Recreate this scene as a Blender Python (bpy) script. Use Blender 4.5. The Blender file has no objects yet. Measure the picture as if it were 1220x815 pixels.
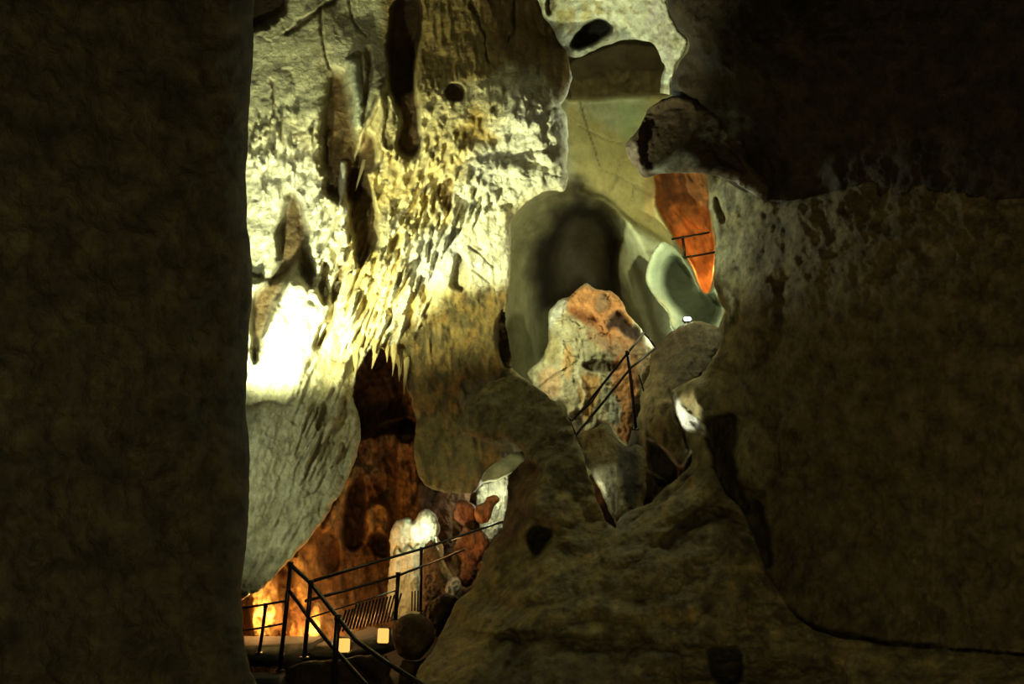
import bpy, math, random
import numpy as np
from mathutils import Vector

# ------------------------------------------------------------------ set-up
SC = bpy.context.scene
COL = SC.collection
W, H_, F = 1220.0, 815.0, 850.0
PITCH = math.radians(14.0)
EYE = np.array([0.0, 0.0, 1.6])
FW = np.array([0.0, math.cos(PITCH), math.sin(PITCH)])
UP = np.array([0.0, -math.sin(PITCH), math.cos(PITCH)])
RT = np.array([1.0, 0.0, 0.0])


def at(x, y, d):
    """world point seen at pixel x, y of the photograph, d metres into the cave"""
    x = np.asarray(x, float); y = np.asarray(y, float); d = np.asarray(d, float)
    return (EYE + d[..., None] * (FW + ((x - W / 2) / F)[..., None] * RT - ((y - H_ / 2) / F)[..., None] * UP))


def V(x, y, d):
    return Vector(at(x, y, d))


# ------------------------------------------------------------------ noise
def _tab(seed):
    r = np.random.RandomState(seed)
    return r.permutation(256), r.uniform(0, 2 * np.pi, 256)


def pnoise(x, y, seed=0):
    p, a = _tab(seed)
    xi = np.floor(x).astype(int); yi = np.floor(y).astype(int)
    xf = x - xi; yf = y - yi
    u = xf * xf * xf * (xf * (xf * 6 - 15) + 10)
    v = yf * yf * yf * (yf * (yf * 6 - 15) + 10)

    def g(ix, iy, fx, fy):
        h = a[p[(p[ix & 255] + iy) & 255]]
        return np.cos(h) * fx + np.sin(h) * fy
    n00 = g(xi, yi, xf, yf); n10 = g(xi + 1, yi, xf - 1, yf)
    n01 = g(xi, yi + 1, xf, yf - 1); n11 = g(xi + 1, yi + 1, xf - 1, yf - 1)
    return ((n00 * (1 - u) + n10 * u) * (1 - v) + (n01 * (1 - u) + n11 * u) * v) * 1.5


def fbm(x, y, octv=4, seed=0, ridged=False, gain=0.5):
    s = 0; amp = 1.0; tot = 0
    for o in range(octv):
        n = pnoise(x * 2 ** o + 17.3 * o, y * 2 ** o - 9.1 * o, seed + o)
        if ridged:
            n = 1 - 2 * np.abs(n)
        s = s + amp * n; tot += amp; amp *= gain
    return s / tot


def worley(x, y, seed=0):
    """distance to nearest and second nearest cell point"""
    r = np.random.RandomState(seed)
    jx = r.rand(64, 64); jy = r.rand(64, 64)
    xi = np.floor(x).astype(int); yi = np.floor(y).astype(int)
    d1 = np.full(x.shape, 9.0); d2 = np.full(x.shape, 9.0)
    for dx in (-1, 0, 1):
        for dy in (-1, 0, 1):
            cx = xi + dx; cy = yi + dy
            px = cx + jx[cx & 63, cy & 63]; py = cy + jy[cx & 63, cy & 63]
            d = np.hypot(px - x, py - y)
            m = d < d1
            d2 = np.where(m, d1, np.minimum(d2, d)); d1 = np.where(m, d, d1)
    return d1, d2


def sstep(a, b, x):
    t = np.clip((x - a) / (b - a), 0, 1)
    return t * t * (3 - 2 * t)


def curve(pts, closed=True, n=5):
    """rounded version of a traced outline"""
    P = np.array(pts, float); m = len(P); out = []
    rng = range(m) if closed else range(m - 1)
    for i in rng:
        if closed:
            a, b, c, d = P[i - 1], P[i], P[(i + 1) % m], P[(i + 2) % m]
        else:
            a, b, c, d = P[max(i - 1, 0)], P[i], P[i + 1], P[min(i + 2, m - 1)]
        for k in range(n):
            t = k / n
            out.append(.5 * ((2 * b) + (c - a) * t + (2 * a - 5 * b + 4 * c - d) * t * t + (3 * b - a - 3 * c + d) * t ** 3))
    if not closed:
        out.append(P[-1])
    return np.array(out)


def seg_dist(X, Y, a, b):
    ex, ey = b[0] - a[0], b[1] - a[1]
    L = ex * ex + ey * ey + 1e-9
    t = np.clip(((X - a[0]) * ex + (Y - a[1]) * ey) / L, 0, 1)
    return np.hypot(X - a[0] - t * ex, Y - a[1] - t * ey), t


def poly_sd(X, Y, P):
    """signed distance to a polygon, negative inside"""
    best = np.full(X.shape, 1e9); ins = np.zeros(X.shape, bool)
    n = len(P)
    for i in range(n):
        a, b = P[i], P[(i + 1) % n]
        d, _ = seg_dist(X, Y, a, b)
        best = np.minimum(best, d)
        if a[1] != b[1]:
            c = ((a[1] > Y) != (b[1] > Y)) & (X < (b[0] - a[0]) * (Y - a[1]) / (b[1] - a[1]) + a[0])
            ins ^= c
    return np.where(ins, -best, best)


def tps(ctrl, X, Y):
    """smooth surface through scattered x, y, depth points"""
    c = np.array(ctrl, float); n = len(c)
    S = 100.0

    def k(r2):
        return r2 * np.log(r2 + 1e-9) * .5
    px, py = c[:, 0] / S, c[:, 1] / S
    K = k((px[:, None] - px) ** 2 + (py[:, None] - py) ** 2) + 0.02 * np.eye(n)
    Pm = np.column_stack([np.ones(n), px, py])
    A = np.block([[K, Pm], [Pm.T, np.zeros((3, 3))]])
    w = np.linalg.solve(A, np.concatenate([c[:, 2], np.zeros(3)]))
    x, y = X / S, Y / S
    out = w[n] + w[n + 1] * x + w[n + 2] * y
    for i in range(n):
        out = out + w[i] * k((x - px[i]) ** 2 + (y - py[i]) ** 2)
    return out


# ------------------------------------------------------------------ materials
def mat_rock(name, rough=0.75, bump=0.6, scale=1.0, spec=0.3, vary=0.55):
    m = bpy.data.materials.new(name); m.use_nodes = True
    nt = m.node_tree; N = nt.nodes; L = nt.links
    b = N['Principled BSDF']
    b.inputs['Roughness'].default_value = rough
    b.inputs['Specular IOR Level'].default_value = spec
    tc = N.new('ShaderNodeTexCoord')
    at_ = N.new('ShaderNodeVertexColor'); at_.layer_name = 'mineral_and_shade'
    n1 = N.new('ShaderNodeTexNoise'); n1.inputs['Scale'].default_value = 5.5 * scale; n1.inputs['Detail'].default_value = 8
    n1.inputs['Roughness'].default_value = .65
    L.new(tc.outputs['Object'], n1.inputs['Vector'])
    r1 = N.new('ShaderNodeMapRange'); r1.inputs['From Min'].default_value = .3; r1.inputs['From Max'].default_value = .7
    r1.inputs['To Min'].default_value = 1 - vary; r1.inputs['To Max'].default_value = 1 + vary * .35
    L.new(n1.outputs['Fac'], r1.inputs['Value'])
    mul = N.new('ShaderNodeVectorMath'); mul.operation = 'SCALE'
    L.new(at_.outputs['Color'], mul.inputs[0]); L.new(r1.outputs['Result'], mul.inputs['Scale'])
    # ochre specks
    n2 = N.new('ShaderNodeTexNoise'); n2.inputs['Scale'].default_value = 17 * scale; n2.inputs['Detail'].default_value = 5
    L.new(tc.outputs['Object'], n2.inputs['Vector'])
    r2 = N.new('ShaderNodeMapRange'); r2.inputs['From Min'].default_value = .55; r2.inputs['From Max'].default_value = .75
    r2.inputs['To Max'].default_value = vary
    L.new(n2.outputs['Fac'], r2.inputs['Value'])
    mx = N.new('ShaderNodeMix'); mx.data_type = 'RGBA'; mx.blend_type = 'MULTIPLY'
    L.new(r2.outputs['Result'], mx.inputs['Factor']); L.new(mul.outputs['Vector'], mx.inputs['A'])
    mx.inputs['B'].default_value = (.62, .45, .24, 1)
    L.new(mx.outputs['Result'], b.inputs['Base Color'])
    n3 = N.new('ShaderNodeTexNoise'); n3.inputs['Scale'].default_value = 11 * scale; n3.inputs['Detail'].default_value = 10
    n3.inputs['Roughness'].default_value = .7
    L.new(tc.outputs['Object'], n3.inputs['Vector'])
    bp = N.new('ShaderNodeBump'); bp.inputs['Strength'].default_value = bump; bp.inputs['Distance'].default_value = .06
    L.new(n3.outputs['Fac'], bp.inputs['Height']); L.new(bp.outputs['Normal'], b.inputs['Normal'])
    return m


def mat_simple(name, col, rough=.5, metal=0.0, noise=.3, scale=30, emit=None, estr=0):
    m = bpy.data.materials.new(name); m.use_nodes = True
    nt = m.node_tree; N = nt.nodes; L = nt.links; b = N['Principled BSDF']
    b.inputs['Roughness'].default_value = rough; b.inputs['Metallic'].default_value = metal
    tc = N.new('ShaderNodeTexCoord'); n = N.new('ShaderNodeTexNoise'); n.inputs['Scale'].default_value = scale
    n.inputs['Detail'].default_value = 5
    L.new(tc.outputs['Object'], n.inputs['Vector'])
    cr = N.new('ShaderNodeValToRGB'); e = cr.color_ramp.elements
    e[0].position = .3; e[1].position = .7
    e[0].color = (*[c * (1 - noise) for c in col], 1); e[1].color = (*[min(1, c * (1 + noise)) for c in col], 1)
    L.new(n.outputs['Fac'], cr.inputs['Fac']); L.new(cr.outputs['Color'], b.inputs['Base Color'])
    if emit:
        b.inputs['Emission Color'].default_value = (*emit, 1); b.inputs['Emission Strength'].default_value = estr
    return m


M_FLOW = mat_rock('calcite_flowstone', .62, .95, 1.15, .35, .5)
M_ROCK = mat_rock('limestone', .78, 1.0, .9, .3, .75)
M_SMOOTH = mat_rock('smooth_limestone', .75, .3, .6, .25, .3)
M_IRON = mat_simple('painted_iron', (.035, .026, .02), .38, .7, .5, 40)
M_CONC = mat_simple('rough_concrete', (.028, .02, .013), .85, 0, .4, 14)
M_GLOW = mat_simple('warm_lamp_glass', (.2, .14, .06), .4, 0, .05, 10, (1.0, .50, .11), 1.3)
M_COOL = mat_simple('cool_lamp_glass', (.9, .95, 1), .4, 0, .05, 10, (.8, .95, 1.0), 14)


# ------------------------------------------------------------------ scene graph
def tag(o, label=None, cat=None, group=None, kind=None):
    if label: o['label'] = label
    if cat: o['category'] = cat
    if group: o['group'] = group
    if kind: o['kind'] = kind
    return o


def link_mesh(name, verts, faces, mat, parent=None, origin=None, cols=None, smooth=True):
    verts = np.asarray(verts, float)
    if origin is None:
        lo, hi = verts.min(0), verts.max(0)
        origin = np.array([(lo[0] + hi[0]) / 2, (lo[1] + hi[1]) / 2, lo[2]])
    origin = np.asarray(origin, float)
    me = bpy.data.meshes.new(name)
    me.from_pydata((verts - origin).tolist(), [], faces)
    if cols is not None:
        ca = me.color_attributes.new('mineral_and_shade', 'FLOAT_COLOR', 'POINT')  # holds mineral colours together with painted light and shade
        buf = np.ones((len(verts), 4), np.float32); buf[:, :3] = cols
        ca.data.foreach_set('color', buf.ravel())
    if smooth:
        me.polygons.foreach_set('use_smooth', [True] * len(me.polygons))
    me.materials.append(mat); me.update()
    o = bpy.data.objects.new(name, me); COL.objects.link(o)
    if parent is not None:
        o.parent = parent
        w = parent.location.copy(); p = parent.parent
        while p is not None:
            w += p.location; p = p.parent
        o.location = Vector(origin) - w
    else:
        o.location = Vector(origin)
    return o


class Rock:
    """a body of rock: its outline, the depth of every point of its face, relief, minerals and painted shade"""

    def __init__(s, poly, ctrl, step=2.0, warp=5, wscale=28, seed=1, smooth=True, col=(.6, .55, .4), edge=(10, 14), thick=.8, solid=False):
        P = curve(poly) if smooth else np.array(poly, float)
        lo, hi = P.min(0) - 6, P.max(0) + 6
        xs = np.arange(lo[0], hi[0] + step, step); ys = np.arange(lo[1], hi[1] + step, step)
        s.X, s.Y = np.meshgrid(xs, ys)
        s.step = step; s.seed = seed; s.thick = thick; s.solid = solid
        s.ox = fbm(s.X / wscale, s.Y / wscale, 4, seed + 50); s.oy = fbm(s.X / wscale, s.Y / wscale, 4, seed + 90)
        s.sd = poly_sd(s.X + s.ox * warp, s.Y + s.oy * warp, P)
        s.D = tps(ctrl, s.X, s.Y) if len(ctrl) > 3 else np.full(s.X.shape, float(ctrl[0][2]))
        s.k = s.D / F                                   # metres per pixel at the face
        s.R = np.zeros(s.X.shape)                       # relief in pixels, towards the viewer
        s.C = np.zeros(s.X.shape + (3,)) + np.array(col)
        if edge:
            w, r = edge
            t = np.clip(-s.sd / w, 0, 1)
            s.R -= r * (1 - np.sqrt(1 - (1 - t) ** 2))

    # --- masks
    def mask(s, poly, soft=6, warp=5, smooth=True, wscale=None):
        if poly is None:
            return np.ones(s.X.shape)
        P = curve(poly) if smooth else np.array(poly, float)
        if wscale:
            ox = fbm(s.X / wscale, s.Y / wscale, 3, s.seed + 7); oy = fbm(s.X / wscale, s.Y / wscale, 3, s.seed + 8)
        else:
            ox, oy = s.ox, s.oy
        sd = poly_sd(s.X + ox * warp, s.Y + oy * warp, P)
        return sstep(soft * .5, -soft * .5, sd)

    # --- relief
    def push(s, poly, h, soft=6, warp=5, col=None, a=1.0, csoft=None):
        s.R += h * s.mask(poly, soft, warp)
        if col is not None:
            s.paint(poly, col, a, csoft or soft, warp)
        return s

    def dome(s, x, y, rx, ry, h, rot=0, col=None, a=1):
        c, q = math.cos(math.radians(rot)), math.sin(math.radians(rot))
        u = ((s.X - x) * c + (s.Y - y) * q) / rx; v = (-(s.X - x) * q + (s.Y - y) * c) / ry
        r2 = (u + s.ox * .15) ** 2 + (v + s.oy * .15) ** 2
        s.R += h * np.sqrt(np.clip(1 - r2, 0, 1))
        if col is not None:
            mk = (a * sstep(1.15, .8, r2))[..., None]
            s.C = s.C * (1 - mk) + np.array(col) * mk
        return s

    def line(s, pts, w, h, warp=3, col=None, a=1, taper=True):
        P = curve(pts, False)
        X, Y = s.X + s.ox * warp, s.Y + s.oy * warp
        best = np.full(s.X.shape, 1e9)
        n = len(P)
        for i in range(n - 1):
            d, _ = seg_dist(X, Y, P[i], P[i + 1])
            ww = w * (1 - .55 * i / n) if taper else w
            best = np.minimum(best, d / ww)
        prof = np.sqrt(np.clip(1 - best ** 2, 0, 1))
        s.R += h * prof
        if col is not None:
            mk = (a * prof)[..., None]
            s.C = s.C * (1 - mk) + np.array(col) * mk
        return s

    def noise(s, amp, sx, sy=None, octv=5, ridged=False, poly=None, soft=20, rot=0, gain=.55, seed=0):
        sy = sy or sx
        c, q = math.cos(math.radians(rot)), math.sin(math.radians(rot))
        u = (s.X * c + s.Y * q) / sx; v = (-s.X * q + s.Y * c) / sy
        n = fbm(u, v, octv, s.seed + seed, ridged, gain)
        m = s.mask(poly, soft, 10) if poly is not None else 1
        s.R += amp * n * m
        return s

    def cells(s, amp, sx, sy=None, poly=None, soft=20, seed=0, warp=6, rot=0):
        """knobbly cauliflower relief"""
        sy = sy or sx
        c, q = math.cos(math.radians(rot)), math.sin(math.radians(rot))
        X, Y = s.X + s.ox * warp, s.Y + s.oy * warp
        d1, d2 = worley((X * c + Y * q) / sx, (-X * q + Y * c) / sy, s.seed + seed)
        n = np.sqrt(np.clip(1 - d1 ** 2, 0, 1)) - .6
        m = s.mask(poly, soft, 10) if poly is not None else 1
        s.R += amp * n * m
        return s

    def cracks(s, amp, sx, sy=None, poly=None, w=.06, seed=0, warp=10, col=None, a=.6):
        sy = sy or sx
        X, Y = s.X + s.ox * warp, s.Y + s.oy * warp
        d1, d2 = worley(X / sx, Y / sy, s.seed + seed)
        mk = sstep(w, 0, d2 - d1) * sstep(-.1, .3, fbm(s.X / 60, s.Y / 60, 3, s.seed + seed + 3))
        if poly is not None:
            mk = mk * s.mask(poly, 16, 8)
        s.R -= amp * mk
        if col is not None:
            k = (a * mk)[..., None]; s.C = s.C * (1 - k) + np.array(col) * k
        return s

    def drips(s, poly, n, L=(12, 40), w=(2.5, 5), h=(3, 7), lean=-.25, seed=0, col=None, a=.5):
        """hanging dripstone fingers grown on the face, blunt at their lower end"""
        P = curve(poly); r = random.Random(seed)
        lo, hi = P.min(0), P.max(0); x0, y0 = s.X[0, 0], s.Y[0, 0]; st = s.step
        k = 0; tries = 0
        while k < n and tries < n * 20:
            tries += 1
            x = r.uniform(lo[0], hi[0]); y = r.uniform(lo[1], hi[1])
            if poly_sd(np.array([x]), np.array([y]), P)[0] > 0:
                continue
            k += 1
            ln = r.uniform(*L); ww = r.uniform(*w); hh = r.uniform(*h); le = lean + r.uniform(-.12, .12)
            i0 = max(0, int((y - ln - 8 - y0) / st)); i1 = min(s.X.shape[0], int((y + 10 - y0) / st) + 1)
            j0 = max(0, int((x - 12 - abs(le) * ln - x0) / st)); j1 = min(s.X.shape[1], int((x + 14 + abs(le) * ln - x0) / st) + 1)
            if i1 <= i0 or j1 <= j0:
                continue
            X = s.X[i0:i1, j0:j1]; Y = s.Y[i0:i1, j0:j1]
            t = (y - Y) / ln                            # 0 at the tip, 1 at the root
            cx = x - le * (y - Y) + math.sin(k) * .8 * np.sin(t * 4 + k)
            wid = ww * (.45 + .7 * np.clip(t, 0, 1))
            u = (X - cx) / wid
            end = sstep(-.04, .10, t) * sstep(1.05, .45, t)
            prof = hh * np.sqrt(np.clip(1 - u * u, 0, 1)) * end
            s.R[i0:i1, j0:j1] += prof
            if col is not None:
                mk = (a * np.sqrt(np.clip(1 - u * u, 0, 1)) * end)[..., None]
                s.C[i0:i1, j0:j1] = s.C[i0:i1, j0:j1] * (1 - mk) + np.array(col) * mk
        return s

    # --- minerals and painted shade
    def paint(s, poly, col, a=1.0, soft=16, warp=8, noise=None, nthr=0.0, nsoft=.3, ny=None, seed=0):
        m = a * s.mask(poly, soft, warp)
        if noise:
            n = fbm(s.X / noise, s.Y / (ny or noise), 5, s.seed + 200 + seed)
            m = m * sstep(nthr - nsoft, nthr + nsoft, n)
        m = m[..., None]
        s.C = s.C * (1 - m) + np.array(col) * m
        return s

    # --- mesh
    def build(s, name, mat=None, parent=None):
        sd = s.sd; gy, gx = np.gradient(sd, s.step)
        g2 = gx * gx + gy * gy + 1e-6
        X = s.X.copy(); Y = s.Y.copy()
        out = sd > 0
        X[out] -= (sd * gx / g2)[out]; Y[out] -= (sd * gy / g2)[out]
        ins = ~out
        cell = ins[:-1, :-1] | ins[1:, :-1] | ins[:-1, 1:] | ins[1:, 1:]
        far = sd > s.step * 1.6
        cell &= ~(far[:-1, :-1] | far[1:, :-1] | far[:-1, 1:] | far[1:, 1:])
        nr, nc = sd.shape
        idx = np.arange(nr * nc).reshape(nr, nc)
        A = idx[:-1, :-1][cell]; B = idx[1:, :-1][cell]; Cc = idx[1:, 1:][cell]; Dd = idx[:-1, 1:][cell]
        quads = np.stack([A, B, Cc, Dd], 1)
        D = s.D - s.R * s.k
        s.face = D
        used = np.unique(quads); remap = np.full(nr * nc, -1); remap[used] = np.arange(len(used))
        q = remap[quads]
        xf, yf, df = X.ravel()[used], Y.ravel()[used], D.ravel()[used]
        gl = np.sqrt(g2).ravel()[used]
        nx, ny = gx.ravel()[used] / gl, gy.ravel()[used] / gl
        col = s.C.reshape(-1, 3)[used]
        e = np.concatenate([q[:, [0, 1]], q[:, [1, 2]], q[:, [2, 3]], q[:, [3, 0]]])
        n = len(used)
        key = e[:, 0].astype(np.int64) * n + e[:, 1]; rkey = e[:, 1].astype(np.int64) * n + e[:, 0]
        bd = e[~np.isin(key, rkey)]
        bv = np.unique(bd); m = len(bv)
        loc = {int(v): i for i, v in enumerate(bv)}
        faces = q.tolist()
        verts = [at(xf, yf, df)]; cols = [col]
        base = n
        prev = {int(v): int(v) for v in bv}
        rings = ((2.0, .12), (5, .5), (12, 1.0)) if not s.solid else ((1.5, .15), (3, .6))
        for (ins_px, fr) in rings:
            verts.append(at(xf[bv] - nx[bv] * ins_px, yf[bv] - ny[bv] * ins_px, df[bv] + s.thick * fr)); cols.append(col[bv])
            cur = {int(v): base + i for v, i in loc.items()}
            for a, b in bd:
                a = int(a); b = int(b)
                faces.append([prev[b], prev[a], cur[a], cur[b]])
            prev = cur; base += m
        if s.solid:                                     # rear face of a free-standing body
            sdn = -np.minimum(sd.ravel()[used], 0)
            verts.append(at(xf - nx * 3 * (sdn < 4), yf - ny * 3 * (sdn < 4), df + s.thick + np.minimum(sdn, 25) * s.k.ravel()[used] * .35)); cols.append(col)
            faces.extend((q[:, ::-1] + base).tolist())
            for a, b in bd:
                a = int(a); b = int(b)
                faces.append([prev[b], prev[a], base + a, base + b])
        o = link_mesh(name, np.concatenate(verts), faces, mat or M_ROCK, parent, cols=np.clip(np.concatenate(cols), .004, .95))
        return o


def depth_on(rock, x, y):
    j = int(round((x - rock.X[0, 0]) / rock.step)); i = int(round((y - rock.Y[0, 0]) / rock.step))
    i = min(max(i, 0), rock.X.shape[0] - 1); j = min(max(j, 0), rock.X.shape[1] - 1)
    return float(rock.face[i, j])


WHITE = (.82, .80, .62); CREAM = (.70, .63, .36); YELLOW = (.70, .55, .20); OCHRE = (.46, .30, .08)
BROWN = (.17, .095, .035); DKBROWN = (.075, .045, .02); OLIVE = (.26, .21, .075); GREY = (.42, .43, .33)
GREEN = (.44, .47, .27); RUST = (.52, .20, .055); ORANGE = (.66, .30, .09); BLACK = (.028, .025, .018); BLUE = (.42, .46, .46)

# ================================================================== WALL LEFT
wl = Rock([(150, -60), (640, -60), (641, 0), (655, 22), (668, 45), (677, 70), (681, 95), (675, 115), (668, 126), (675, 140), (677, 165), (676, 190),
           (673, 226), (655, 227), (640, 234), (625, 245), (614, 258), (608, 270), (607, 300), (607, 330), (604, 352), (603, 380), (607, 410),
           (612, 440), (640, 470), (640, 530), (610, 540), (580, 560), (570, 582), (545, 589), (520, 585), (502, 573), (494, 548), (495, 508),
           (488, 472), (476, 442), (462, 421), (447, 412), (431, 432), (421, 460), (425, 490), (431, 515), (425, 545), (403, 590), (376, 632),
           (346, 667), (320, 692), (298, 708), (150, 740)],
          [(150, 0, 11.6), (305, 60, 12), (400, 50, 12.3), (480, 60, 12.7), (560, 40, 12.4), (640, 40, 12.7), (660, 100, 11.6), (600, 115, 11.25), (640, 120, 11.1), (555, 130, 11.35), (480, 115, 11.8), (150, 200, 11), (305, 200, 11.3),
           (400, 200, 11.5), (500, 200, 11.3), (600, 180, 10.8), (670, 190, 10.7), (150, 430, 10.2), (305, 330, 10.8), (340, 430, 10.5), (310, 475, 10.5),
           (400, 380, 10.8), (480, 330, 11), (560, 300, 11), (600, 320, 11.2), (340, 520, 11.1), (400, 500, 11.4), (305, 640, 10.7), (350, 600, 11.0),
           (420, 540, 11.7), (450, 400, 11.5), (520, 400, 11.9), (590, 430, 12.2), (520, 500, 12.4), (540, 570, 12.4), (300, 700, 10.3), (150, 700, 9.8), (620, 500, 12.4)],
          step=1.5, warp=4, wscale=22, seed=3, col=CREAM, edge=(8, 6), thick=.8)
# broad relief
wl.noise(13, 90, 120, 4, seed=1)
wl.noise(5, 22, 40, 5, ridged=True, seed=2, poly=[(290, 130), (380, 120), (470, 150), (560, 110), (620, 90), (690, 120), (690, 260), (600, 420), (400, 480), (290, 480)], soft=50)
wl.noise(3, 40, 70, 4, seed=3)
# minerals first, with some painted shade
wl.paint([(150, -60), (480, -60), (475, 120), (440, 170), (300, 150), (150, 160)], (.56, .54, .33), .9, 60, 10)
wl.paint([(330, 10), (460, 0), (470, 90), (430, 100), (350, 90)], (.46, .40, .19), .6, 40, 10, 40, 0, .4)
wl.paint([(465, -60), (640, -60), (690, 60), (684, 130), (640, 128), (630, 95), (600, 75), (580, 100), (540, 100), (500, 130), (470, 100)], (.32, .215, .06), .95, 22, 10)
wl.paint([(560, -60), (650, -60), (690, 80), (684, 125), (650, 125), (640, 100), (600, 70)], (.17, .09, .03), .8, 16, 10)  # brown stain, deepened by painted shade above the bulge
wl.paint([(420, 180), (480, 150), (560, 150), (600, 190), (590, 330), (560, 400), (480, 420), (420, 400), (400, 300)], (.74, .56, .17), .9, 70, 12, 30, -.16, .35, 60)
wl.paint([(440, 120), (540, 100), (600, 130), (560, 200), (460, 210)], (.66, .55, .24), .6, 40, 10)
wl.paint([(590, 150), (640, 125), (680, 130), (680, 226), (640, 232), (560, 260), (545, 230), (560, 190)], WHITE, .85, 30, 10)
wl.paint([(290, 190), (380, 200), (400, 300), (380, 400), (345, 480), (290, 480)], WHITE, .8, 50, 10)
wl.paint([(560, 235), (605, 265), (606, 340), (560, 340), (530, 280)], WHITE, .7, 24, 8)
wl.paint([(490, 285), (545, 275), (555, 320), (520, 340), (490, 330)], (.62, .63, .58), .8, 20, 8)
wl.paint([(290, 480), (425, 470), (432, 520), (400, 600), (345, 670), (290, 720)], (.42, .40, .24), .9, 40, 8)
wl.paint([(385, 440), (425, 430), (430, 530), (395, 540)], (.46, .36, .12), .6, 20, 8, 14, 0, .4, 40)
# olive stained columns under the lip, shade darkened into their colour
OL = [(440, 415), (480, 392), (515, 372), (540, 352), (560, 345), (608, 352), (612, 440), (645, 470), (645, 545), (575, 595), (495, 590), (480, 470), (450, 425)]
wl.push([(415, 425), (455, 405), (500, 385), (535, 358), (562, 350), (614, 365), (655, 470), (655, 610), (470, 610), (470, 480), (430, 450)], -26, 46, 14)
wl.paint(OL, (.15, .10, .018), .95, 30, 14)
wl.paint(OL, (.22, .12, .022), .7, 20, 8, 14, .08, .25, 26, seed=1)
wl.paint(OL, (.06, .045, .012), .8, 20, 8, 16, .04, .2, 26, seed=2)
wl.paint([(545, 470), (600, 445), (645, 465), (645, 545), (600, 535), (570, 520)], (.13, .12, .075), .8, 20)
wl.paint([(497, 510), (560, 505), (570, 560), (550, 590), (500, 575)], (.22, .185, .06), .8, 18)
wl.noise(3.5, 13, 30, 5, ridged=True, poly=OL, seed=4); wl.cells(9, 20, 30, poly=OL, seed=14); wl.cells(4, 9, 12, poly=OL, seed=16)
wl.drips(OL, 34, (14, 45), (2.5, 5), (2, 4.5), 0, seed=5, col=(.32, .22, .07), a=.3)
# hanging draperies
wl.cells(12, 15, 28, poly=[(295, 140), (380, 190), (470, 180), (560, 210), (600, 250), (560, 330), (480, 380), (420, 420), (340, 350), (295, 330)], soft=30, seed=1, rot=12)
wl.drips([(305, 150), (385, 160), (390, 240), (330, 240), (305, 260)], 60, (10, 26), (2.5, 4.5), (5, 10), -.1, seed=7)
wl.drips([(370, 240), (420, 240), (450, 300), (500, 230), (590, 240), (540, 300), (470, 400), (430, 430), (390, 380)], 150, (14, 42), (2.5, 5), (5, 12), -.35, seed=8, col=WHITE, a=.35)
wl.drips([(450, 190), (560, 190), (560, 260), (450, 290)], 70, (10, 30), (2.2, 4.5), (5, 11), -.2, seed=9, col=(.78, .66, .3), a=.4)
wl.drips([(400, 320), (470, 330), (510, 380), (450, 430), (410, 420)], 60, (20, 50), (2.5, 5), (5, 12), -.45, seed=10, col=WHITE, a=.3)
wl.drips([(500, 110), (640, 90), (660, 140), (560, 200), (500, 190)], 60, (8, 20), (2.5, 4.5), (2, 5), -.1, seed=11)
wl.cells(6, 8, 10, seed=15, poly=[(500, 100), (560, 130), (640, 80), (670, 130), (600, 200), (500, 200), (460, 160)], soft=20)
wl.cells(7, 12, 14, poly=[(570, 90), (640, 70), (668, 130), (676, 226), (600, 240), (560, 200)], soft=16, seed=5)
wl.cells(8, 13, 16, poly=[(300, 330), (345, 320), (375, 360), (360, 400), (310, 400)], soft=16, seed=6)
wl.cells(6, 12, 17, poly=[(300, 100), (380, 90), (390, 200), (330, 240), (300, 240)], soft=22, seed=9)
# swollen bright bulge with a sharp lower ledge, and the lip on the right
wl.push([(150, 320), (310, 335), (345, 330), (385, 352), (398, 375), (385, 400), (365, 440), (347, 478), (325, 484), (300, 484), (150, 490)], 26, 10, 4)
wl.dome(655, 165, 24, 34, 16)
wl.dome(640, 205, 36, 24, 16)
wl.dome(585, 215, 46, 30, 12)
wl.push([(600, 125), (615, 100), (632, 80), (648, 95), (658, 112), (664, 130), (640, 150), (610, 150)], 12, 16, 6, WHITE, .5)
wl.push([(535, 265), (600, 245), (608, 275), (607, 340), (570, 352), (540, 350), (520, 330)], 10, 14, 4)
# flutes on the slanting lower wall
LOW = [(290, 488), (345, 484), (425, 470), (432, 520), (400, 600), (345, 670), (290, 720)]
wl.noise(10, 13, 80, 4, ridged=True, poly=LOW, rot=22, seed=12); wl.noise(5, 5, 9, 4, poly=LOW, seed=18)
wl.paint(LOW, (.30, .25, .12), .7, 20, 8, 12, .1, .3, 50, seed=12)
wl.drips([(350, 470), (420, 440), (425, 530), (370, 600), (345, 560)], 40, (25, 70), (3, 5), (5, 11), -.45, seed=13, col=(.5, .46, .28), a=.4)
# recesses, stained brown and with their shade painted in
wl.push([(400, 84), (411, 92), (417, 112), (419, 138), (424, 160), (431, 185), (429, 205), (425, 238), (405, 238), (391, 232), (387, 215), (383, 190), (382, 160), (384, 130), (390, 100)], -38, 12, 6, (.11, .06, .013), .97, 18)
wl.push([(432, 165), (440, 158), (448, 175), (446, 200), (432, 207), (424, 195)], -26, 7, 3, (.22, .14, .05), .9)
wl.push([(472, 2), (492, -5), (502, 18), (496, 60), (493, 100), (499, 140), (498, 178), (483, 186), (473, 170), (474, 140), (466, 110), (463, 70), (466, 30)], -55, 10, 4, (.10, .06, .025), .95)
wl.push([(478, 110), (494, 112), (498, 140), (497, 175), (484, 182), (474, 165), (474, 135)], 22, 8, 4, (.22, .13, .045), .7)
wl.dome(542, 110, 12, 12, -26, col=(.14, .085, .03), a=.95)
wl.push([(541, 158), (556, 142), (566, 122), (577, 138), (582, 155), (598, 166), (586, 173), (565, 171), (548, 166)], -7, 14, 7, (.40, .27, .06), .9)  # ochre patch, a shadow painted into the colour
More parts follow.
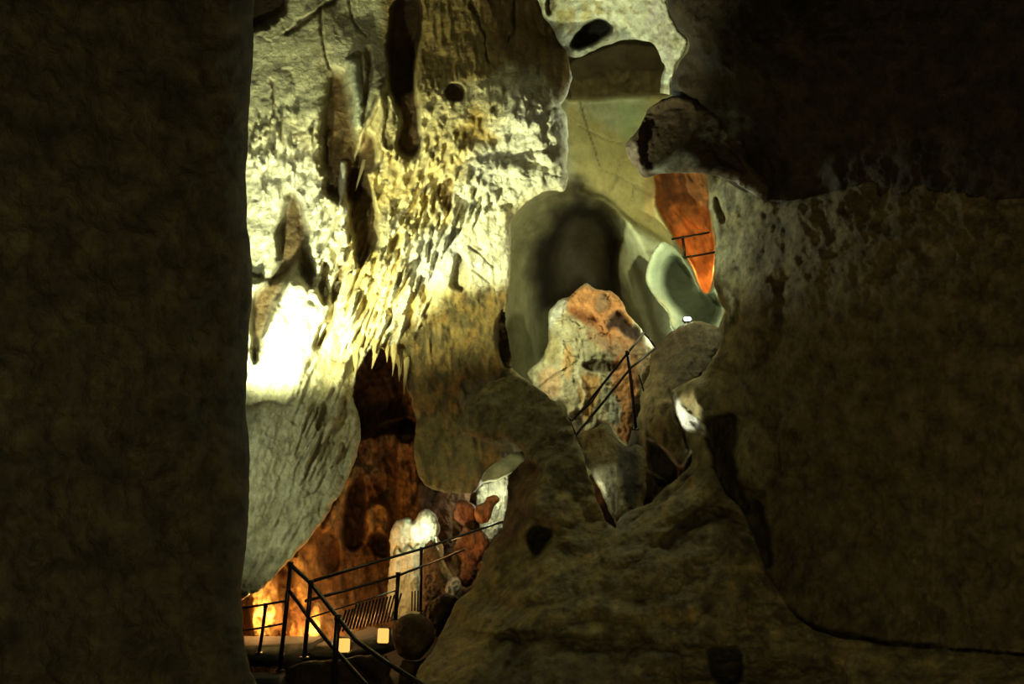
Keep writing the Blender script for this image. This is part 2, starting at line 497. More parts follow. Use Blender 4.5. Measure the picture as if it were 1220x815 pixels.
wl.push([(345, 230), (358, 240), (366, 270), (370, 310), (373, 338), (362, 330), (355, 312), (345, 328), (335, 348), (320, 384), (303, 430), (298, 380), (303, 350), (318, 335), (332, 310), (330, 285), (335, 260)], -44, 9, 4, (.10, .057, .013), .97, 16)
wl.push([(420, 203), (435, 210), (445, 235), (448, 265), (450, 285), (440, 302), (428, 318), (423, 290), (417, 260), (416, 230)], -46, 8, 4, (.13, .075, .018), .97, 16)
wl.push([(394, 368), (399, 364), (397, 385), (389, 400), (379, 413), (373, 412), (382, 390)], -26, 5, 3, (.34, .25, .1), .8)
wl.push([(385, 315), (392, 318), (390, 340), (386, 362), (380, 350)], -22, 5, 3, (.3, .2, .07), .8)
wl.push([(405, 318), (411, 320), (404, 345), (397, 362), (396, 345)], -18, 5, 3, (.3, .2, .07), .8)
wl.push([(546, 302), (554, 314), (559, 330), (552, 346), (544, 346), (537, 338), (541, 318)], -20, 5, 3, (.36, .31, .17), .8)
wl.push([(520, 225), (538, 212), (541, 235), (536, 250), (526, 244)], -16, 5, 3, (.42, .28, .08), .8)
wl.push([(465, 285), (476, 276), (474, 292), (466, 300)], -18, 5, 3, (.4, .28, .08), .8)
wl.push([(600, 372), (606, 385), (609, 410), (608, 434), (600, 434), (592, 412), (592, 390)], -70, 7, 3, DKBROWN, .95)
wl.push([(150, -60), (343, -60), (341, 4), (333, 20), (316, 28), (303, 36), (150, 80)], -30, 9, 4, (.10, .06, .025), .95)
wl.push([(375, 490), (389, 478), (390, 500), (380, 512)], -14, 6, 3, (.22, .17, .06), .7)
wl.line([(343, 38), (362, 24), (380, 12), (396, 2), (410, -20)], 4, -9, 7, col=(.12, .09, .04), a=.7)
wl.line([(381, 10), (383, 30), (386, 60), (392, 82)], 2.5, -6, col=(.2, .15, .07), a=.6)
wl.line([(415, -10), (417, 12), (424, 30), (436, 42)], 2, -5)
wl.line([(437, 60), (441, 80), (438, 105), (432, 125)], 5, -10, col=(.26, .17, .06), a=.7)
wl.line([(303, 482), (320, 480), (335, 481), (348, 482)], 3, -9, col=(.2, .18, .13), a=.6)
wl.line([(321, 95), (326, 120), (324, 148)], 3, -7, 8, col=(.2, .13, .06), a=.7)
wl.line([(456, 100), (449, 122), (441, 140), (432, 158), (424, 190)], 5, 13, 2, (.52, .43, .2), .6)
wl.line([(452, 108), (456, 140), (453, 160), (459, 178)], 4, 12, 2, (.56, .47, .22), .6)
wl.line([(466, 115), (476, 140), (472, 165), (470, 190)], 5, 12, 2, (.6, .54, .28), .6)
wl.line([(420, 75), (424, 100), (428, 128), (427, 150)], 9, 12, 2, (.55, .6, .42), .7)
wl.line([(410, 195), (408, 220), (410, 250), (411, 290)], 5, 16, 2, WHITE, .6, False)
wl.line([(556, 318), (575, 330), (590, 345)], 1.6, -4)
wl.line([(560, 295), (580, 310), (588, 318)], 1.4, -4)
wl.line([(610, -10), (613, 20), (606, 50)], 3, -5, 9, col=DKBROWN, a=.7)
wl.line([(560, 5), (572, 28), (584, 70)], 3, -4, 9, col=DKBROWN, a=.5)
wl.noise(6, 14, 60, 4, ridged=True, poly=[(500, -60), (640, -60), (690, 100), (600, 80), (500, 110)], seed=40)
wl.cracks(3, 38, 55, poly=[(300, 0), (470, 0), (460, 110), (400, 90), (300, 120)], w=.05, seed=20, col=(.2, .16, .08), a=.5)
wl.cracks(2.5, 26, 34, poly=[(560, 130), (680, 130), (676, 230), (610, 350), (500, 330)], w=.05, seed=21, col=(.35, .3, .18), a=.5)
wl.paint([(679, 82), (687, 84), (686, 96), (680, 102)], (.8, .78, .7), .95, 3, 1)
wl.paint([(674, 100), (682, 104), (680, 128), (672, 128)], (.5, .47, .4), .7, 4, 2)
wl.noise(1.6, 6, 9, 4, seed=30)
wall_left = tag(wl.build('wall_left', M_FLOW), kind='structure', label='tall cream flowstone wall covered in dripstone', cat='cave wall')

# stalactites hanging free of the wall along its lower lips
def stalactite(x, y0, y1, w, d, lean=0, parent=None, col=CREAM, seed=0, name='stalactite'):
    r = random.Random(seed); n = 9; S = 8; vs = []; fs = []; cs = []
    for i in range(n):
        t = i / (n - 1); ww = 1.35 * w * (1 - t) ** .9 * (1 + .22 * math.sin(t * (7 + seed % 5) + seed)) + .25
        y1 = y1 + 0; cx = x + lean * (y1 - y0) * t + math.sin(t * 5 + seed) * .5; cy = y0 + (y1 - y0) * t
        for k in range(S):
            a = 2 * math.pi * k / S; rr = ww * (1 + .12 * r.uniform(-1, 1))
            vs.append(at(cx + math.cos(a) * rr, cy, d + math.sin(a) * rr * d / F)); cs.append(np.array(col) * (1 - .12 * r.random()))
    for i in range(n - 1):
        for k in range(S):
            fs.append([i * S + k, i * S + (k + 1) % S, (i + 1) * S + (k + 1) % S, (i + 1) * S + k])
    fs.append([(n - 1) * S + k for k in range(S)]); fs.append([k for k in reversed(range(S))])
    top = at(x, y0, d)
    return link_mesh(name, np.array(vs), fs, M_FLOW, parent, top, np.array(cs))

rr = random.Random(4)
for (x, y0, y1, w) in [(432, 395, 428, 4), (440, 398, 420, 3), (447, 402, 425, 4), (455, 398, 440, 4.5), (462, 404, 432, 3), (470, 405, 448, 3.5), (478, 415, 455, 3),
                       (484, 425, 470, 3), (425, 405, 450, 4), (415, 395, 425, 3.5), (437, 330, 372, 4), (428, 345, 385, 4), (447, 350, 392, 3.5), (420, 325, 360, 4),
                       (455, 300, 330, 3), (468, 292, 325, 3), (480, 255, 290, 3), (472, 245, 280, 3.2), (492, 262, 290, 2.6), (530, 215, 243, 2.6), (536, 222, 252, 2.6),
                       (525, 235, 255, 2.3), (497, 225, 250, 2.6), (460, 215, 250, 3), (435, 190, 228, 2.5), (385, 385, 412, 3), (378, 330, 365, 3.5), (371, 345, 372, 3),
                       (395, 325, 372, 3), (403, 335, 380, 3), (508, 240, 270, 2.6), (548, 255, 280, 2.4)]:
    lean = -.3 if y0 < 400 and x < 480 else -.05
    colr = WHITE if x < 420 and y0 < 400 else ((.56, .46, .2) if y0 < 390 else (.40, .31, .12))
    stalactite(x, y0, y1, w, depth_on(wl, x, y0 + 2) + .05, lean, wall_left, colr, int(x))

# ================================================================== CEILING PIECE
ce = Rock([(636, -60), (801, -60), (794, 2), (804, 28), (819, 46), (816, 60), (806, 75), (801, 88), (799, 99), (797.5, 113), (795.5, 100), (791, 78), (784, 59), (770, 49),
           (748, 46), (733, 50), (706, 61), (684, 69), (672, 60), (655, 30), (645, 10)],
          [(640, 0, 12.4), (690, 20, 11.8), (760, 20, 11.2), (800, 50, 10.8), (798, 110, 10.8), (700, 60, 12.2), (750, 45, 11.8), (720, -60, 11)],
          step=1.5, warp=3, seed=11, col=(.58, .60, .46), edge=(7, 9), thick=1.2)
ce.paint(None, (.36, .33, .16), .6, noise=20, nthr=.1)
ce.paint(None, (.22, .17, .08), .7, noise=9, nthr=.22, nsoft=.15, seed=3)
ce.cells(4, 12, 9, seed=3)
ce.noise(9, 50, 40, 4); ce.noise(3, 14, 12, 4, ridged=True)
ce.push([(680, 54), (690, 38), (701, 27), (716, 25), (729, 33), (718, 43), (706, 52), (690, 57)], -60, 6, 4, (.02, .016, .01), .97)  # roof hole, its darkness painted near black
ce.push([(653, -5), (661, 3), (658, 14), (653, 18), (650, 6)], -20, 4, 2, DKBROWN, .9)
ce.paint([(650, 10), (700, 0), (720, 15), (690, 30), (668, 35)], (.42, .36, .13), .8, 12, 8, 12, 0, .3)
ce.paint([(755, -20), (785, -10), (800, 50), (797, 90), (785, 50), (770, 25)], (.42, .38, .37), .7, 12, 6, 9, 0, .3)
ce.push([(775, -30), (800, -30), (797, 5), (806, 32), (820, 46), (806, 78), (800, 90), (790, 50)], 8, 8, 4)
ce.cells(4, 6, 8, poly=[(755, -20), (785, -10), (800, 50), (797, 90), (785, 50), (770, 25)], soft=8)
ceiling = tag(ce.build('ceiling', M_FLOW), kind='structure', label='pale arched roof rock at the top of the cave', cat='cave ceiling')

# ================================================================== WALL BACK
wb = Rock([(560, -60), (930, -60), (930, 420), (880, 720), (560, 720)],
          [(560, 0, 14.5), (690, 60, 14.2), (740, 80, 15), (800, 80, 14), (690, 150, 14.2), (740, 170, 15), (790, 200, 15), (690, 220, 13.6), (600, 300, 13.8), (640, 260, 14),
           (690, 300, 16.2), (660, 420, 15.5), (620, 400, 14), (740, 300, 15), (780, 380, 15.2), (760, 260, 15.2), (800, 300, 15.3), (830, 300, 15.8), (700, 500, 15), (800, 500, 14.5), (900, 300, 14), (600, 650, 15), (900, 600, 14)],
          step=2, warp=5, wscale=40, seed=21, col=(.46, .44, .25), edge=None, thick=1)
wb.noise(6, 80, 90, 3); wb.noise(1.5, 16, 16, 4)
# tall pale panel
wb.paint([(680, 120), (770, 112), (790, 130), (800, 290), (740, 262), (690, 215)], (.56, .49, .21), 1, 10, 4)
wb.paint([(690, 118), (768, 110), (760, 145), (740, 160), (705, 140)], (.50, .55, .38), .7, 20, 8)
wb.paint([(735, 130), (765, 130), (760, 160), (740, 165)], (.33, .46, .18), .5, 18, 8)
# overhanging stained band
wb.push([(676, 75), (700, 62), (740, 50), (785, 55), (802, 110), (768, 114), (690, 120), (676, 110)], 26, 8, 4, (.075, .05, .018), .97)
wb.paint([(700, 68), (780, 62), (790, 90), (720, 92)], (.05, .036, .016), .6, 14, 10, 16, 0, .3)
wb.paint([(685, 92), (800, 88), (800, 112), (690, 118)], (.15, .105, .035), .6, 10, 8, 8, 0, .3)
wb.cells(7, 9, 11, poly=[(685, 90), (800, 85), (800, 112), (690, 118)], soft=8)
wb.line([(690, 120), (698, 145), (706, 170), (714, 198)], 1.6, -4, 3, (.2, .17, .07), .8)
wb.line([(690, 150), (720, 165), (745, 172)], 1.2, -3, 3, (.24, .2, .08), .6)
wb.cracks(2, 44, 40, poly=[(680, 120), (790, 120), (790, 280), (690, 215)], w=.04, col=(.24, .2, .09), a=.6, warp=14)
# chimney: a deep round-topped shaft
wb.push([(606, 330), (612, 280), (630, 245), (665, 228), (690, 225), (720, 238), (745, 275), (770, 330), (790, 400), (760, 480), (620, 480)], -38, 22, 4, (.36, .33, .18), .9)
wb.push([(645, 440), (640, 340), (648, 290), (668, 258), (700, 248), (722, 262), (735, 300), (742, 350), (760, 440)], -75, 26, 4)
wb.paint([(648, 380), (632, 330), (642, 285), (662, 250), (690, 236), (722, 248), (738, 290), (740, 350), (726, 362), (655, 370)], (.052, .042, .028), .96, 24, 14)  # shaft painted near black
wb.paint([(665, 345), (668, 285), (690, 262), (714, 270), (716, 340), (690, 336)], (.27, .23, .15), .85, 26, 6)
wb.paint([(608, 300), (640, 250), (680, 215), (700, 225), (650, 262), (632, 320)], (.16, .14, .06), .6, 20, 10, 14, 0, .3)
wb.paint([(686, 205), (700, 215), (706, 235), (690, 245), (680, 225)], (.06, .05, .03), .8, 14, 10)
# slanting buttress edges to the right of the shaft
wb.push([(735, 255), (780, 285), (800, 300), (785, 330), (815, 390), (790, 405), (765, 340), (745, 290)], 26, 12, 4, (.46, .49, .32), .8)
wb.line([(700, 222), (740, 255), (770, 275), (800, 300)], 6, 8, 3, (.34, .31, .14), .6)
wb.line([(690, 228), (720, 236), (760, 268)], 3, -6, 3, (.16, .14, .06), .7)
wb.paint([(766, 215), (784, 210), (782, 250), (772, 262)], (.42, .22, .07), .5, 10, 5)
# niche, its orange light partly painted into the rock colour
SLOT = [(785, 204), (843, 206), (844, 235), (847, 265), (851, 290), (851, 315), (846, 345), (840, 349), (833, 338), (826, 318), (818, 305), (805, 285), (793, 265), (783, 245), (782, 225)]
wb.push(SLOT, -80, 4, 1, (.62, .25, .065), 1)
wb.paint([(785, 204), (843, 206), (845, 262), (825, 256), (800, 250), (785, 240)], (.10, .045, .018), .95, 26, 8, 16, -.2, .35)  # falloff of the orange glow painted in, darker towards the top
wb.paint(SLOT, (.22, .085, .022), .75, 4, 1, 11, .02, .3, 26)
wb.cells(7, 14, 20, poly=SLOT, soft=5, rot=-35)
wb.noise(9, 9, 40, 4, ridged=True, poly=[(780, 210), (850, 206), (852, 350), (830, 350), (790, 270)], rot=-35, soft=6)
wall_back = tag(wb.build('wall_back', M_SMOOTH), kind='structure', label='smooth greenish back wall with a dark round shaft', cat='cave wall')

# ================================================================== WALL RIGHT
wr = Rock([(844, 208), (862, 212), (890, 215), (925, 238), (960, 235), (1320, 180), (1320, 880), (730, 880), (730, 640), (775, 600), (800, 575), (818, 560), (824, 545),
           (816, 520), (804, 490), (801, 466), (818, 455), (836, 446), (850, 428), (858, 402), (857, 385), (862, 372), (856, 355), (851, 330), (853, 300), (850, 262), (843, 235)],
          [(844, 220, 9.6), (900, 240, 8.6), (960, 300, 7.8), (1300, 250, 5.5), (850, 320, 9.6), (900, 350, 8.6), (860, 400, 9.5), (810, 470, 9.8), (900, 480, 8.4), (820, 560, 9.4), (1300, 800, 4.8), (900, 700, 7.6), (760, 700, 8.2)],
          step=2, warp=5, wscale=24, seed=31, col=(.28, .235, .10), edge=(12, 16), thick=.7)
wr.noise(13, 60, 70, 5, ridged=True); wr.noise(6, 18, 22, 4); wr.cells(7, 26, 30, seed=2); wr.cells(5, 11, 12, seed=5); wr.paint(None, (.42, .36, .16), .6, noise=12, nthr=.25, nsoft=.2, seed=7)
wr.paint([(845, 215), (905, 240), (912, 290), (880, 330), (850, 330)], (.40, .38, .22), .8, 30, 8)
wr.paint(None, (.35, .25, .08), .55, noise=26, nthr=.1)
wr.paint(None, (.10, .08, .035), .6, noise=20, nthr=.18, seed=4)
wr.paint([(920, 200), (1320, 150), (1320, 880), (930, 880)], (.12, .085, .035), .8, 60, 10)
wr.push([(852, 235), (858, 240), (864, 258), (862, 266), (855, 258)], -18, 4, 2, (.24, .18, .07), .8)
wr.push([(862, 345), (870, 348), (876, 362), (872, 380), (866, 384), (868, 366)], 9, 4, 2, (.62, .62, .44), .9)
wr.push([(858, 384), (864, 372), (863, 392), (862, 405), (857, 398)], 8, 4, 2, (.55, .53, .36), .8)
wr.push([(845, 500), (858, 496), (875, 495), (880, 510), (876, 545), (882, 580), (890, 605), (870, 612), (852, 585), (850, 545), (842, 520)], -46, 10, 5, (.06, .045, .02), .9)
wr.dome(900, 545, 24, 42, 22, col=(.26, .21, .085), a=.6)
wr.push([(885, 605), (905, 600), (915, 640), (918, 670), (908, 672), (898, 640)], -36, 8, 4, (.06, .045, .02), .8)
wr.dome(862, 470, 40, 26, 14, 20); wr.dome(875, 415, 36, 30, 14); wr.dome(905, 370, 25, 45, 12)
# pale lit fringe
wr.push([(801, 464), (806, 470), (812, 482), (822, 492), (840, 507), (842, 520), (830, 512), (820, 515), (812, 508), (803, 488)], 6, 4, 2, (.74, .72, .60), .95)
wr.push([(822, 502), (832, 506), (838, 514), (828, 510)], -10, 3, 1, (.08, .07, .05), .8)
wall_right = tag(wr.build('wall_right', M_ROCK), kind='structure', label='knobbly brown right wall of the cave', cat='cave wall')

# overhanging dark mass high on the right
ur = Rock([(799, -60), (794, 2), (804, 28), (820, 46), (818, 60), (808, 78), (801, 95), (801, 114), (815, 122), (835, 128), (850, 150), (850, 200), (880, 225), (905, 234), (925, 246), (960, 250), (1320, 210), (1320, -60)],
          [(800, 0, 9.8), (810, 100, 9.4), (860, 60, 8.2), (915, 40, 7.6), (915, 200, 8.2), (1300, 0, 5), (1300, 200, 5.2), (850, 200, 8.8)],
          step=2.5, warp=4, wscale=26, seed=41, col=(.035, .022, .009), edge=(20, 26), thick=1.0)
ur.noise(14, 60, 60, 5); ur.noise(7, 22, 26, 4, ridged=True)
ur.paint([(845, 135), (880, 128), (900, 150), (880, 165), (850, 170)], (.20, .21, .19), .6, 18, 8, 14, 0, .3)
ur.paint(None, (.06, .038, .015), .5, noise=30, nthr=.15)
ur_o = tag(ur.build('wall_upper_right', M_ROCK), kind='structure', label='dark brown overhanging rock at the upper right', cat='cave wall')

# ================================================================== HANGING ROCK
hr = Rock([(801, 116), (788, 119), (776, 126), (768, 140), (760, 155), (747, 169), (744, 178), (750, 190), (758, 200), (768, 212), (782, 209), (800, 206), (830, 207), (848, 209),
           (866, 214), (884, 222), (900, 234), (916, 240), (912, 215), (890, 190), (895, 160), (870, 140), (840, 128), (822, 118)],
          [(745, 178, 9.6), (800, 120, 9.3), (790, 150, 9.3), (768, 210, 9.4), (820, 190, 8.5), (850, 150, 8.6), (900, 230, 8.2), (890, 170, 8.3)],
          step=1.5, warp=3, wscale=18, seed=51, col=(.09, .058, .026), edge=(9, 10), solid=True, thick=1.1)
hr.noise(7, 40, 34, 4); hr.noise(4, 14, 11, 4, ridged=True)
hr.push([(770, 140), (785, 128), (815, 124), (825, 145), (812, 170), (795, 185), (775, 200), (765, 180)], -16, 12, 4, (.05, .03, .013), .9)
hr.paint([(744, 172), (756, 168), (762, 185), (768, 200), (772, 212), (755, 202), (745, 186)], (.36, .29, .24), .85, 8, 5)
hr.push([(775, 205), (795, 192), (812, 178), (825, 184), (832, 195), (820, 206), (795, 209)], 9, 8, 4, (.56, .62, .62), .9)  # bluish patch, light from below painted in as a paler tone
hr.paint([(790, 212), (800, 204), (850, 202), (884, 218), (900, 236), (870, 226), (840, 214)], (.62, .62, .56), .85, 6, 4)
hr.paint([(830, 145), (880, 140), (890, 165), (850, 175), (832, 165)], (.40, .40, .34), .7, 14, 8, 12, 0, .3)
hr.push([(840, 165), (860, 172), (880, 190), (888, 205), (870, 200), (850, 185)], -10, 8, 4, (.07, .05, .03), .7)
hr_o = tag(hr.build('hanging_rock', M_ROCK), 'dark rock with bluish pale underside jutting out above the orange opening', 'rock')

# ================================================================== PALE FIN BELOW THE NICHE
fn = Rock([(787, 289), (778, 300), (771, 318), (770, 335), (779, 352), (789, 365), (797, 376), (800, 392), (815, 400), (850, 400), (862, 372), (856, 340), (847, 348), (838, 350), (830, 338), (822, 320), (808, 300), (797, 291)],
          [(787, 290, 13.2), (771, 330, 13.2), (800, 385, 12.9), (810, 330, 13.9), (845, 370, 13.6), (830, 345, 13.6), (820, 398, 13.2)],
          step=1.25, warp=2, wscale=20, seed=61, col=(.45, .52, .36), edge=(9, 12), solid=True, thick=.3)
fn.push([(800, 308), (812, 312), (832, 345), (848, 352), (858, 370), (840, 396), (815, 376), (800, 360), (790, 335)], -30, 12, 3, (.05, .055, .028), .97)  # hollow of the fin, its shade painted dark
fn.noise(3, 24, 24, 4)
fn.paint([(782, 350), (792, 358), (806, 385), (797, 385)], (.48, .45, .22), .6, 8, 4)
fn_o = tag(fn.build('rock_fin', M_SMOOTH), 'pale green curved rock fin below the orange opening, hollow on its right', 'rock')

# ================================================================== DARK BUTTRESS BETWEEN CENTRE AND RIGHT WALL
bu = Rock([(776, 420), (788, 406), (803, 393), (820, 385), (840, 384), (857, 391), (862, 410), (852, 432), (838, 450), (815, 470), (812, 490), (824, 520), (832, 548), (828, 575), (815, 600), (800, 640), (745, 640), (745, 560), (750, 520), (762, 490), (764, 465), (772, 445)],
          [(780, 420, 12.2), (820, 390, 11.8), (855, 400, 11.4), (800, 450, 11.4), (770, 470, 11.6), (810, 520, 11.0), (760, 560, 11.4), (780, 600, 11), (830, 560, 10.8)],
          step=1.5, warp=3, wscale=20, seed=71, col=(.15, .115, .05), edge=(10, 12), solid=True, thick=.3)
bu.D += .2
bu.noise(8, 34, 44, 4); bu.noise(4, 9, 30, 4, ridged=True)
bu.paint([(776, 420), (803, 390), (857, 388), (862, 412), (838, 448), (800, 455)], (.055, .042, .02), .85, 14, 6)
bu.paint([(752, 500), (762, 500), (766, 560), (770, 640), (745, 640), (748, 560)], (.035, .034, .028), .85, 8, 4)
bu.push([(770, 490), (795, 475), (806, 495), (816, 525), (822, 545), (812, 552), (795, 540), (780, 525), (772, 510)], 8, 10, 4, (.21, .16, .065), .7)
bu.push([(776, 530), (790, 534), (803, 550), (808, 570), (800, 585), (780, 570)], -18, 6, 4, (.06, .045, .025), .8)
bu.line([(772, 522), (782, 530), (792, 536), (802, 548), (812, 556), (820, 548), (824, 535), (818, 515), (806, 492)], 2.4, 6, 2, (.52, .46, .36), .9, False)
bu.line([(760, 566), (772, 562), (785, 568), (795, 578), (793, 595)], 3, 6, 2, (.36, .32, .26), .7)
bu.line([(768, 515), (770, 560), (766, 600)], 4, 7, 2, (.24, .17, .08), .7)
bu_o = tag(bu.build('rock_buttress', M_ROCK), 'dark rounded rock buttress right of the railed orange and pale formation', 'rock')

# ================================================================== CENTRAL FORMATION
cf = Rock([(680, 352), (689, 342), (700, 338), (712, 345), (725, 347), (738, 355), (745, 368), (752, 379), (760, 388), (767, 397), (778, 410), (781, 430), (776, 448), (767, 463), (763, 490),
           (758, 515), (749, 529), (742, 526), (733, 518), (725, 508), (715, 506), (706, 516), (694, 522), (684, 515), (678, 500), (672, 480), (660, 479), (645, 470), (635, 460), (629, 448),
           (631, 440), (640, 432), (648, 424), (652, 410), (653, 390), (655, 370), (665, 358)],
          [(700, 345, 12.9), (745, 375, 12.8), (660, 370, 12.6), (655, 400, 12.5), (690, 390, 12.3), (730, 400, 12.5), (778, 425, 12.9), (635, 448, 12.5), (670, 450, 12.1), (720, 450, 12.2),
           (760, 470, 12.5), (690, 505, 12.3), (745, 515, 12.4)],
          step=1.25, warp=3, wscale=16, seed=81, col=(.52, .48, .31), edge=(8, 10), solid=True, thick=.3)
cf.D += .3
cf.noise(6, 30, 36, 4); cf.noise(4, 10, 20, 4, ridged=True); cf.cells(5, 12, 18, seed=3)
cf.paint(None, (.34, .30, .17), .7, noise=14, nthr=.08, seed=6)
cf.paint([(676, 358), (690, 340), (712, 345), (738, 352), (752, 378), (758, 400), (750, 418), (735, 412), (715, 400), (695, 385), (680, 375)], (.68, .33, .12), .95, 7, 4)  # orange light on the top painted into the colour
cf.push([(682, 365), (700, 372), (712, 380), (708, 386), (690, 380), (682, 376)], -3, 9, 5, (.30, .10, .03), .7)
cf.push([(713, 350), (724, 352), (724, 366), (716, 372), (710, 366)], -10, 6, 2, (.40, .33, .22), .7)
cf.push([(722, 391), (730, 375), (741, 372), (752, 386), (764, 397), (762, 412), (748, 402), (735, 392)], -9, 6, 3, (.035, .018, .01), .97)
cf.push([(655, 388), (656, 370), (668, 356), (675, 358), (672, 372), (662, 385)], 5, 6, 2, (.70, .70, .60), .9)  # white light on the upper left painted in pale
cf.push([(660, 385), (680, 374), (712, 398), (722, 418), (715, 425), (700, 410), (680, 395)], 6, 7, 3, (.62, .56, .33), .7)
cf.paint([(672, 418), (680, 410), (684, 430), (678, 452), (670, 440)], (.60, .34, .10), .7, 6, 4)
cf.paint([(690, 450), (704, 445), (716, 455), (712, 480), (700, 500), (692, 480)], (.60, .32, .08), .8, 7, 4)
cf.paint([(733, 425), (756, 422), (762, 470), (758, 518), (748, 527), (735, 515), (728, 470)], (.58, .25, .08), .9, 7, 4)
cf.paint([(640, 450), (655, 436), (668, 446), (664, 470), (650, 472)], (.58, .36, .20), .7, 6, 4)
cf.paint([(650, 405), (664, 400), (666, 425), (652, 432)], (.45, .36, .16), .7, 6, 4)
cf.paint([(700, 395), (735, 405), (752, 416), (742, 425), (715, 415)], (.56, .34, .17), .7, 6, 4)
cf.paint([(722, 465), (732, 470), (740, 490), (738, 508), (728, 504), (722, 485)], (.42, .46, .36), .85, 6, 4)
cf.paint([(756, 410), (778, 412), (780, 432), (768, 460), (756, 450)], (.34, .20, .085), .7, 8, 4)
cf.push([(694, 434), (712, 430), (740, 434), (735, 442), (716, 444), (700, 440)], -14, 5, 3, (.09, .06, .03), .85)
cf.push([(678, 495), (692, 490), (698, 512), (690, 520), (682, 514)], -12, 5, 3, (.10, .075, .045), .8)
cf.cracks(5, 16, 22, w=.07, seed=8, col=(.16, .12, .06), a=.7)
cf.line([(690, 450), (696, 470), (692, 495)], 3, 7, 2, (.6, .57, .45), .6)
cf.line([(642, 462), (660, 448), (676, 438)], 2, -5, 2, (.25, .19, .09), .7)
cf.paint([(755, 480), (766, 470), (764, 520), (752, 528)], (.05, .045, .03), .8, 5, 3)
cf_o = tag(cf.build('flowstone_formation', M_FLOW), 'orange topped pale flowstone formation standing behind the steep iron railing', 'flowstone')

# ledge and tongue below it
lg = Rock([(686, 522), (698, 514), (714, 508), (724, 512), (736, 524), (748, 532), (760, 530), (770, 545), (768, 600), (764, 612), (752, 620), (737, 628), (730, 618), (722, 600), (712, 578), (704, 562), (694, 545)],
          [(690, 525, 10.9), (720, 515, 10.8), (755, 540, 10.7), (715, 560, 10.3), (735, 600, 10.1), (762, 600, 10.4), (737, 626, 10.1)],
          step=1.25, warp=2.5, wscale=16, seed=91, col=(.24, .18, .07), edge=(7, 10), solid=True, thick=.3)
lg.noise(5, 26, 30, 4); lg.noise(2.5, 7, 24, 4, ridged=True)
lg.paint([(706, 560), (725, 552), (740, 560), (742, 590), (750, 615), (737, 628), (726, 606), (714, 580)], (.50, .47, .31), .9, 8, 4)
lg.paint([(736, 530), (760, 535), (760, 590), (745, 600), (740, 570)], (.05, .05, .042), .85, 10, 4)
lg.paint([(742, 612), (755, 606), (766, 604), (760, 616), (740, 626)], (.48, .48, .42), .8, 5, 3)
lg_o = tag(lg.build('rock_tongue', M_ROCK), 'pale tapering tongue of rock hanging below the orange and pale formation', 'rock')
sl = Rock([(703, 566), (713, 574), (722, 592), (730, 612), (736, 632), (715, 640), (702, 610), (700, 585)], [(0, 0, 11.9)], step=1.25, warp=2, seed=95, col=(.09, .05, .025), edge=(6, 8), solid=True, thick=.5)
sl.paint([(706, 576), (714, 578), (722, 596), (718, 604), (710, 596)], (.46, .18, .07), .9, 4, 2)
sl.noise(4, 12, 14, 4)
sl_o = tag(sl.build('rock_wedge', M_ROCK), 'small rusty rock wedge squeezed to the left of the pale rock tongue', 'rock')

# ================================================================== BIG DARK SLOPE
rs = Rock([(545, 505), (556, 482), (575, 462), (592, 452), (612, 448), (632, 457), (650, 470), (670, 488), (684, 512), (692, 532), (701, 562), (712, 598), (722, 621), (736, 630), (752, 622),
           (768, 612), (792, 597), (815, 575), (834, 556), (850, 560), (866, 590), (885, 610), (905, 660), (925, 700), (1000, 760), (1320, 800), (1320, 900), (470, 900), (490, 830), (500, 792), (518, 772), (530, 745), (545, 716), (562, 700),
           (572, 680), (577, 656), (592, 640), (600, 624), (604, 598), (606, 574), (613, 560), (626, 545), (614, 529), (600, 522), (585, 525), (565, 520)],
          [(560, 490, 11.6), (600, 460, 11.6), (650, 480, 10.8), (690, 535, 9.6), (620, 560, 10.2), (640, 600, 9.3), (606, 600, 10), (580, 680, 9.2), (530, 745, 8.6), (520, 790, 7.4), (720, 620, 8.8), (650, 700, 7.6),
           (760, 660, 7.6), (835, 560, 8.6), (860, 640, 7.4), (700, 760, 6.4), (900, 760, 6.2), (600, 815, 5.9), (1200, 850, 4.5), (800, 880, 5.2), (480, 890, 6.4)],
          step=1.75, warp=4, wscale=26, seed=101, col=(.205, .165, .065), edge=(9, 7), thick=1.0)
rs.noise(16, 80, 60, 5, ridged=True); rs.noise(7, 24, 22, 5); rs.cells(7, 30, 24, seed=4); rs.noise(4, 9, 8, 4); rs.cells(6, 14, 11, seed=9)
rs.paint(None, (.36, .25, .075), .7, noise=30, nthr=.1)
rs.paint(None, (.40, .33, .15), .6, noise=12, nthr=.25, nsoft=.2, seed=7)
rs.paint(None, (.10, .075, .04), .6, noise=22, nthr=.12, seed=3)
rs.paint([(545, 505), (592, 450), (640, 462), (690, 530), (700, 580), (640, 570), (610, 530)], (.155, .145, .085), .8, 26, 8)
rs.paint([(500, 740), (560, 720), (600, 750), (590, 800), (500, 815)], (.30, .23, .075), .7, 30, 8)
rs.paint([(604, 545), (632, 548), (642, 565), (634, 590), (620, 640), (585, 660), (600, 620)], (.13, .075, .035), .85, 10, 5)  # arch jamb, its shadow painted as dark brown
rs.push([(628, 638), (640, 630), (656, 634), (652, 648), (642, 662), (634, 655)], -46, 7, 4, (.035, .025, .012), .9)
rs.push([(612, 560), (626, 546), (640, 560), (636, 585), (620, 600), (606, 600)], -16, 9, 4)
